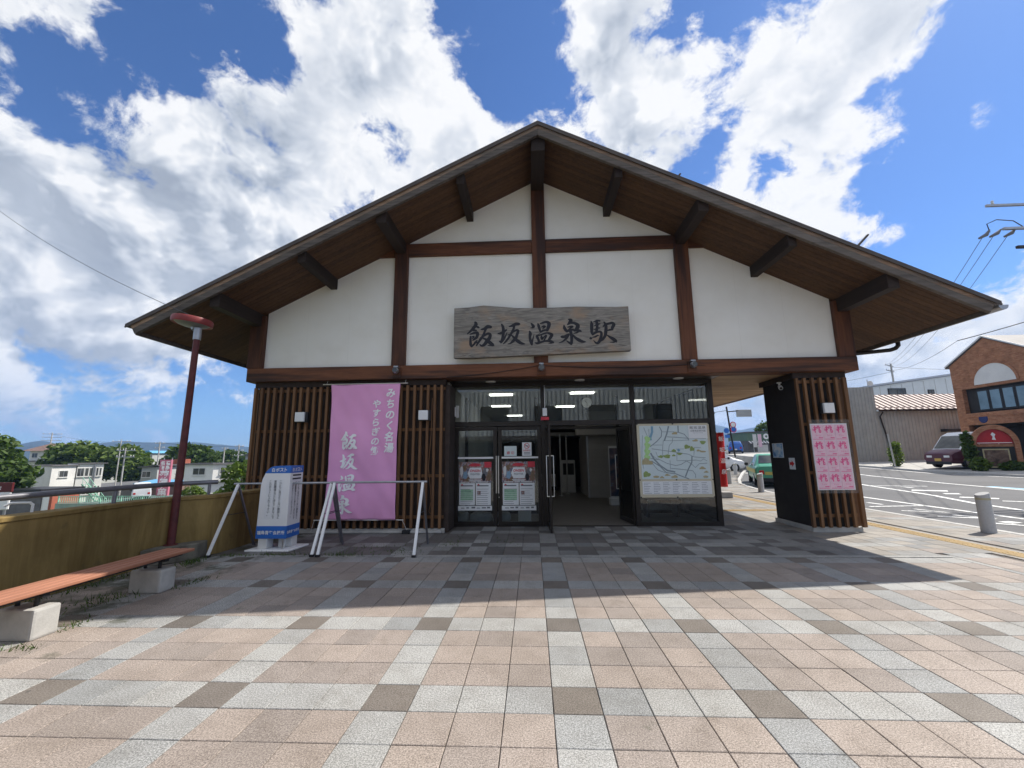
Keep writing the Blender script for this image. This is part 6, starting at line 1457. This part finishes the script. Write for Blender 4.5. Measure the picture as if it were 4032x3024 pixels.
sh_ = Vector((*shade_v, 0)).normalized(); li_ = Vector((*lit_v, 0)).normalized(); ns = Vector((sh_.y, -sh_.x, 0)); ns = ns if ns.y < 0 else -ns; nl = Vector((li_.y, -li_.x, 0))
def f_sh(u, d_, z): p = sh_*u - ns*d_*1.0; p = sh_*u + ns*(-d_); return (p.x, p.y, z)
def f_li(u, d_, z): p = li_*u + nl*(-d_); return (p.x, p.y, z)
win(wl_, f_sh, 2.3, 5.2, 4.55, 5.25); win(wl_, f_li, .75, 1.5, 4.45, 5.15)
e2 = empty('white_wing', (-57.0, 47.6, LZ), label='long white wing with two rows of windows joined behind the white block', cat='building')
w2 = (1.2, 2.1); boxq('wall', M['stucco'], e2, (0, 0), (-4, 2.3), w2, .6, 5.95); boxq('roof_slab', M['rooftile'], e2, (.15, -.1), (-4.2, 2.4), (1.4, 2.4), 5.952, 6.05)
boxq('lower_wall', M['stuccogrey'], e2, (-.2, .1), (-3.6, 2.1), (1.1, 1.95), 0, .598)
l2 = Vector((*w2, 0)).normalized(); n2_ = Vector((l2.y, -l2.x, 0))
def f_w(u, d_, z): p = l2*u + n2_*(-d_); return (p.x, p.y, z)
for z in (2.2, 4.45):
    for u, u1 in ((.06, .62), (.76, 1.04), (1.16, 1.42), (1.78, 1.95), (2.1, 2.24)): win(e2, f_w, u, u1, z, z+.95, u < .1)
for u in (1.55,): MB().add([f_w(u, -.2, .6), f_w(u+.12, -.2, .6), f_w(u+.12, -.06, .6), f_w(u, -.06, .6), f_w(u, -.2, 5.8), f_w(u+.12, -.2, 5.8), f_w(u+.12, -.06, 5.8), f_w(u, -.06, 5.8)], [(3, 2, 1, 0), (4, 5, 6, 7), (0, 1, 5, 4), (1, 2, 6, 5), (2, 3, 7, 6), (3, 0, 4, 7)]).build('downpipe', M['rim'], e2)
stc = empty('outside_stair', (-52.2, 45.6, LZ), label='light green steel outside stair by the white wing', cat='stair')
for k in range(11): MB().box(-1.6+k*.26, -1.36+k*.26, 0, .7, 3.5-k*.26, 3.54-k*.26).build('tread', M['greenfence'], stc)
for yy in (0, .7):
    MB().beam((-1.7, yy, 3.6), (1.3, yy, .6), .05, .16).build('stringer', M['greenfence'], stc); MB().beam((-1.7, yy, 4.4), (1.3, yy, 1.4), .04, .05).build('handrail', M['greenfence'], stc)
    for k in range(7): MB().beam((-1.6+k*.45, yy, 3.5-k*.45), (-1.6+k*.45, yy, 4.3-k*.45), .03, .03).build('baluster', M['greenfence'], stc)
gb = empty('dark_shed', (-49.2, 36.6, LZ), label='dark low shed under the handrail at the far left', cat='shed')
MB().box(-2.2, 2.0, -.5, 3, 0, 3.55).build('wall', M['rooftile'], gb); MB().box(-2.4, 2.2, -.8, 3.2, 3.552, 3.75).build('roof', M['black'], gb); MB().box(2.02, 2.7, -.4, 2, 0, 3.2).build('white_panel', M['white'], gb); MB().box(2.72, 3.0, -.4, 2, 0, 3.3).build('red_post', M['roofred'], gb)
# small white building on its stem, right of the lamp post
sw = empty('small_white_building', (-32.3, 38.5, LZ), label='small white flat roofed building on a narrow base right of the lamp post', cat='building')
a_, b_ = (-2.85, -.15), (1.9, .9)
boxq('wall', M['stucco'], sw, (0, 0), a_, (1.05, 1.7), 4.1, 5.88); boxq('roof_slab', M['rooftile'], sw, (.12, -.25), (-3.2, -.15), (1.3, 2.1), 5.882, 6.02); boxq('base', M['stucco'], sw, (-.35, .3), (-1.3, -.05), (.7, 1.1), 0, 4.098)
a1 = Vector((*a_, 0)).normalized(); na_ = Vector((a1.y, -a1.x, 0)); na_ = na_ if na_.y < 0 else -na_; b1 = Vector((1.75, 2.6, 0)).normalized(); nb_ = Vector((b1.y, -b1.x, 0))
def f_a(u, d_, z): p = a1*u - na_*d_; return (p.x, p.y, z)
def f_b(u, d_, z): p = b1*u - nb_*d_; return (p.x, p.y, z)
win(sw, f_a, .8, 1.95, 4.9, 5.5); win(sw, f_b, .65, 1.4, 4.95, 5.55)
MB().box(1.15, 1.7, 1.6, 1.7, 4.15, 5.0).build('balcony_rail', M['greenfence'], sw)
# tall red signboard
ts = empty('tall_signboard', (-39.9, 41.4, UZ), math.atan2(.05, 1.15), label='tall red signboard with large white characters left of the lamp post', cat='signboard')
M['signpink'] = plain('sign_faded_red', (0.50, 0.16, 0.22), 0.5, 0.12, 1.5)
MB().box(-.62, .62, -.12, .12, .15, 3.98).build('panel', M['signpink'], ts, bevel=0.01)
for x in (-.45, .45): MB().tube([(x, .2, 0), (x, .2, 4.2)], .05, 6).build('post', M['rim'], ts)
for ch, x, z, w, h, of in (('福', .06, 3.40, .46, .46, .04), ('島', .06, 2.92, .46, .46, .04), ('名', -.52, 3.40, .46, .46, .04), ('物', -.52, 2.92, .46, .46, .04), ('菊', -.52, 2.0, 1.02, .86, .06), ('屋', -.52, 1.33, 1.02, .64, .06), ('ノ', -.2, 1.0, .35, .3, .05), ('菓', -.52, .25, 1.02, .7, .06)):
    mb = MB(); lay(mb, ch, x, z, w, h, of, -.122, stretch=True); mb.build('lettering', M['white'], ts)
# grey house, blue roofed stall
gh = empty('grey_house', (-51, 51.6, UZ), label='small grey house with a red brown roof left of the tall signboard', cat='house')
MB().box(-1.4, .8, 0, 3, 0, 3.0).build('wall', M['stuccogrey'], gh); MB().prism([(-1.7, 2.95), (1.2, 3.15), (1.2, 3.3), (-1.7, 3.05)], -.4, 3.2).build('roof', M['rooftile'], gh); MB().box(-.6, .6, 3.05, 5, 0, 3.3).build('rear_wall', M['stuccogrey'], gh); MB().prism([(-.8, 3.32), (.9, 3.32), (.9, 4.0), (.3, 4.0)], 3.0, 5.2).build('rear_roof', M['roofred'], gh)
win(gh, lambda u, d_, z: (u, d_, z), -1.2, -.1, 1.7, 2.4)
bs = empty('blue_roofed_stall', (-44, 45, UZ), label='low stall with a bright blue roof below the tall signboard', cat='stall')
MB().add([(-2.3, -.6, 1.25), (2.6, -.6, 1.15), (2.6, 2.2, 1.45), (-2.3, 2.2, 1.55), (-2.3, -.6, 1.33), (2.6, -.6, 1.23), (2.6, 2.2, 1.53), (-2.3, 2.2, 1.63)], [(3, 2, 1, 0), (4, 5, 6, 7), (0, 1, 5, 4), (1, 2, 6, 5), (2, 3, 7, 6), (3, 0, 4, 7)]).build('roof', M['tarpblue'], bs)
MB().box(-2.1, 2.4, -.3, 2.0, 0, 1.14).build('wall', M['roofbrown'], bs)
car('parked_white_van', -40.2, 39.2, 2.35, 'small white van behind the green fence below the signboard', P_['whitecar'], 3.4, 1.48, [(a*.72, zb, w*.85, zs*.85, wt*.85, zt*.8) for (a, zb, w, zs, wt, zt) in vanst], (-1.0, 1.05), .27, ((-1.4, -.7), (-.55, .3), (.38, .9)), (1.22, .78, 1), z=UZ)
for k, (x, y, lb) in enumerate([(-56.5, 57, 'dark car parked left of the utility pole in the lower street'), (-52.8, 60.5, 'dark car parked right of the utility pole in the lower street')]):
    car('dark_car', x, y, 2.2, lb, P_['darkcar'], 4.6, 1.7, sedan, (-1.4, 1.4), .31, ((-1.2, -.35), (-.25, .75)), (.95, .38, 1), (-1.5, -.98, -1), z=UZ, group='cars parked in the lower street')
us2 = MB().box(-75, -43.75, 54, 160, -5.0, UZ-.01).build('lower_street', M['asphalt']); struct(us2)
# old house up the slope at the far left, further roofs
hs = empty('tiled_house', (-106.5, 84, LZ), label='white house with a brown hipped roof far behind the left tree', cat='house')
MB().box(-3, 2.6, 0, 6, 0, 8.4).build('wall', M['stucco'], hs)
MB().add([(-4.2, -.9, 8.4), (3.4, -.9, 8.4), (3.4, 7, 8.4), (-4.2, 7, 8.4), (-2.2, 3, 10.1), (1.0, 3, 10.1)], [(0, 1, 5, 4), (1, 2, 5), (2, 3, 4, 5), (3, 0, 4), (3, 2, 1, 0)]).build('roof', M['roofbrown'], hs)
for a, b in ((-2.4, -1.2), (.3, 1.6)): win(hs, lambda u, d_, z: (u, d_, z), a, b, 7.0, 7.9)
MB().box(-4.0, 3.0, -.8, -.2, 6.1, 6.35).build('lower_roof', M['rooftile'], hs)
h2 = empty('dark_tiled_house', (-99.5, 86, LZ), label='grey walled house with a dark roof right of the brown roofed house', cat='house')
MB().box(-2.8, 3, 0, 6, 0, 7.6).build('wall', M['stuccogrey'], h2); MB().prism([(-3.4, 7.6), (3.6, 7.6), (2.2, 8.8), (-2, 8.8)], -.6, 6.5).build('roof', M['rooftile'], h2); win(h2, lambda u, d_, z: (u, d_, z), .2, 1.4, 6.0, 7.0)
for k, (x, y, w, h, mt, lb) in enumerate([(-36.5, 52, 4.2, 3.75, 'rooftile', 'long dark roofed house just behind the small white building'), (-64, 92, 5, 5.2, 'rooftile', 'distant grey house left of the rounded tree'), (-93, 95, 2.2, 6.0, 'tarpblue', 'distant narrow house with a blue roof between the trees'), (-31, 60, 4, 4.0, 'rooftile', 'distant dark roofed house left of the slat wall')]):
    e = empty('distant_house', (x, y, UZ), label=lb, cat='house', group='far houses of the lower town')
    MB().box(-w/2, w/2, 0, 5, 0, h-.6).build('wall', M['stuccogrey'], e); MB().prism([(-w/2-.4, h-.6), (w/2+.4, h-.6), (w/4, h), (-w/4, h)], -.5, 5.5).build('roof', M[mt], e)
# sign board at the extreme left, beyond the parapet
ls = empty('white_signboard', (-14.1, 7.8, LZ), math.atan2(.1, 1), label='white signboard with a maroon top strip at the left edge beyond the wall', cat='signboard')
M['maroonsign'] = plain('maroon_sign', (0.10, 0.012, 0.015), 0.5, 0.1, 5)
MB().box(-.75, .27, -.03, .03, 5.72, 5.96).build('top_panel', M['maroonsign'], ls, bevel=0.006); MB().box(-.75, .25, -.03, .03, 5.26, 5.715).build('panel', M['white'], ls, bevel=0.02)
mb = MB(); lay(mb, 'あそんで!', -.7, 5.77, .92, .11, 0.03, -.032); mb.build('lettering', M['white'], ls)
mb = MB(); lay(mb, 'みんなと', -.55, 5.60, .55, .06, 0.0, -.032); lay(mb, 'しましょう', -.6, 5.50, .75, .075, 0.01, -.032); mb.build('lettering', M['inkgrey'], ls)
for x in (-.6, .1): MB().tube([(x, .06, 0), (x, .06, 5.9)], .03, 6).build('post', M['galv'], ls)
# ------------------------------------------------------------------ utility poles and wires
def upole(x, y, z, h, label, arms=2, rz=0.0, r_=.14, aw=1.8, group='utility poles'):
    e = empty('utility_pole', (x, y, z), rz, label=label, cat='pole', group=group)
    MB().tube([(0, 0, 0), (0, 0, h)], [r_, r_*.7], 10).build('pole', M['concrete'], e, smooth=True)
    for k in range(arms):
        zz = h-.35-k*.75
        MB().box(-aw/2, aw/2, r_*.75, r_*.75+.08, zz, zz+.09).build('crossarm', M['galv'], e)
        for dx in (-.45*aw, -.15*aw, .3*aw, .45*aw): MB().lathe([(.03, 0), (.055, .04), (.03, .08), (.05, .13), (.02, .17)], (dx, r_*.75+.04, zz+.09), 8).build('insulator', M['offwhite'], e)
    return e
upole(-47.4, 44.0, UZ, 5.4, 'slim pole with crossarms standing behind the handrail at the left', 2, .3, .09)
upole(-61.9, 57.5, LZ, 9.4, 'pole with a wide crossarm between the left trees', 1, .3, .09, 2.4)
upole(-62.7, 65, UZ, 6.9, 'twin pole behind the tall red signboard', 2, .4, .12, 1.4)
upole(-110, 88, LZ, 12.6, 'pole with three crossarms left of the far hills', 3, .5, .15, 3.4)
upole(-52.1, 66, UZ, 5.9, 'plain pole behind the small white building', 1, .2, .12, 1.0)
upole(-49.6, 66, UZ, 6.3, 'pole with insulators right of the small white building', 3, .2, .12, 1.4)
upole(51.6, 58.5, 1.0, 12.9, 'pole with crossarms behind the grey shed roof', 2, .6, .16, 3.0)
up = upole(20.6, 13.0, hgt(20.6, 13), 11.2, 'tall street pole just beyond the right edge whose crossarm reaches into view', 1, 0, .18, 5.2)
for (x, z) in ((17.85, 9.85), (18.27, 9.9), (18.8, 9.89)):
    q_ = MB().tube([(x-20.6, .1, 10.0-hgt(20.6, 13)), (x-20.75, .1, z-.05-hgt(20.6, 13)), (x-20.95, .2, z-.15-hgt(20.6, 13))], [.03, .07, .04], 8).build('insulator', M['inkgrey'], up, smooth=True)
MB().tube([(-2.75, .1, 9.9-.17), (-2.8, .1, 10.25-.17), (-2.4, .1, 10.42-.17), (-1.8, .1, 10.35-.17), (-1.5, .1, 10.1-.17)], .018, 6).build('jumper_wire', M['black'], up); MB().box(-2.35, .2, -.05, .05, 9.93-.17, 10.02-.17).build('crossarm', M['galv'], up)
MB().box(-2.0, .1, -.05, .05, 9.15-.17, 9.25-.17).build('crossarm', M['bronze'], up)
for k, (a, b, sg_, r_, lb) in enumerate([((17.65, 13.2, 9.75), (50.6, 58.5, 13.6), .9, .011, 'upper left of the three power lines beyond the right roof edge'), ((18.07, 13.2, 9.8), (51.2, 58.5, 13.6), .9, .011, 'middle of the three power lines beyond the right roof edge'), ((18.6, 13.2, 9.8), (52.4, 58.5, 13.6), .9, .011, 'lower right of the three power lines beyond the right roof edge'),
        ((44, 20, 14.5), (30.6, 27.8, 9.3), .5, .03, 'thick cable over the brick building roof'), ((30.6, 27.8, 9.3), (51.0, 58.5, 12.9), .6, .016, 'thin line running from the cable joint to the far pole'), ((-5.72, 3.56, 3.88), (-20.3, 8.64, 12.1), .5, .005, 'thin wire running from the lamp head up to the left'),
        ((-110, 88, 7.3), (-62.7, 65, 4.2), .8, .02, 'thin line between the far left poles'), ((-62.7, 65, 4.2), (-49.6, 66, 3.5), .4, .015, 'thin line behind the lamp post between two poles'), ((51.6, 58.5, 13.4), (90, 70, 16), .8, .02, 'thin line leaving the pole behind the shed to the right'), ((51.6, 58.5, 12.7), (38, 75, 12), .5, .02, 'thin line leaving the pole behind the shed to the left')]):
    tag(cable('power_line', a, b, sg_, r_, M['black'], 20), lb, 'wire')
# ------------------------------------------------------------------ hills and the hazy air
def hills(name, a0, a1, prof, dist, seed):
    az = np.linspace(a0, a1, 160); v = []; rows = 7
    for j in range(rows):
        d = dist*(1-.30*(1-j/(rows-1)))
        for a in az:
            base = np.interp(a, [p[0] for p in prof], [p[1] for p in prof])
            ridge = math.tan(R(base))*dist + 1.55; t = j/(rows-1)
            n_ = noise.fractal(Vector((a*.9+seed, t*3, 0)), 1.0, 2.0, 5)
            z = -5 + (ridge+5)*(t**.8)*(1+.10*n_*(1-t)*3) + (dist*.0016*n_ if t > .9 else dist*.004*n_*t)
            v.append((math.sin(R(a))*d-.1, math.cos(R(a))*d-2.8, z))
    n = len(az); f = [(j*n+i, j*n+i+1, (j+1)*n+i+1, (j+1)*n+i) for j in range(rows-1) for i in range(n-1)]
    # rear slope
    b0 = len(v); v += [(x*1.15, y*1.15, -5) for x, y, z in v[-n:]]; f += [((rows-1)*n+i, (rows-1)*n+i+1, b0+i+1, b0+i) for i in range(n-1)]
    return struct(MB().add(v, f).build(name, M['hill'], smooth=True))
hills('hill', -95, -20, [(-95, 1.6), (-60, 1.2), (-53, 1.1), (-51.5, 1.65), (-50.8, 1.7), (-49.8, 1.3), (-48, 1.45), (-45.3, 1.66), (-42.7, 1.6), (-41.2, 1.68), (-39.3, 1.66), (-37.9, 1.45), (-34.9, 1.2), (-20, .8)], 2300, 1)
hills('mountain', 8, 75, [(8, 2.0), (18, 2.8), (23.2, 3.35), (24.4, 3.0), (25.4, 2.55), (27.4, 2.9), (28.5, 3.0), (40, 2.4), (75, 2.6)], 2600, 2)
hz = MB().box(-3200, 3200, -3200, 3200, -6.9, 190).build('haze', None)
t_ = bpy.data.materials.new('haze_air'); t_.use_nodes = True; nt = t_.node_tree
for n_ in list(nt.nodes): nt.nodes.remove(n_)
vo = nt.nodes.new('ShaderNodeVolumePrincipled'); vo.inputs['Color'].default_value = (0.30, 0.53, 1.0, 1); vo.inputs['Density'].default_value = 0.00026; vo.inputs['Anisotropy'].default_value = 0.1
om = nt.nodes.new('ShaderNodeOutputMaterial'); nt.links.new(vo.outputs[0], om.inputs['Volume'])
hz.data.materials.clear(); hz.data.materials.append(t_); hz['kind'] = 'stuff'; tag(hz, 'thin pale blue haze in the far air', 'haze')
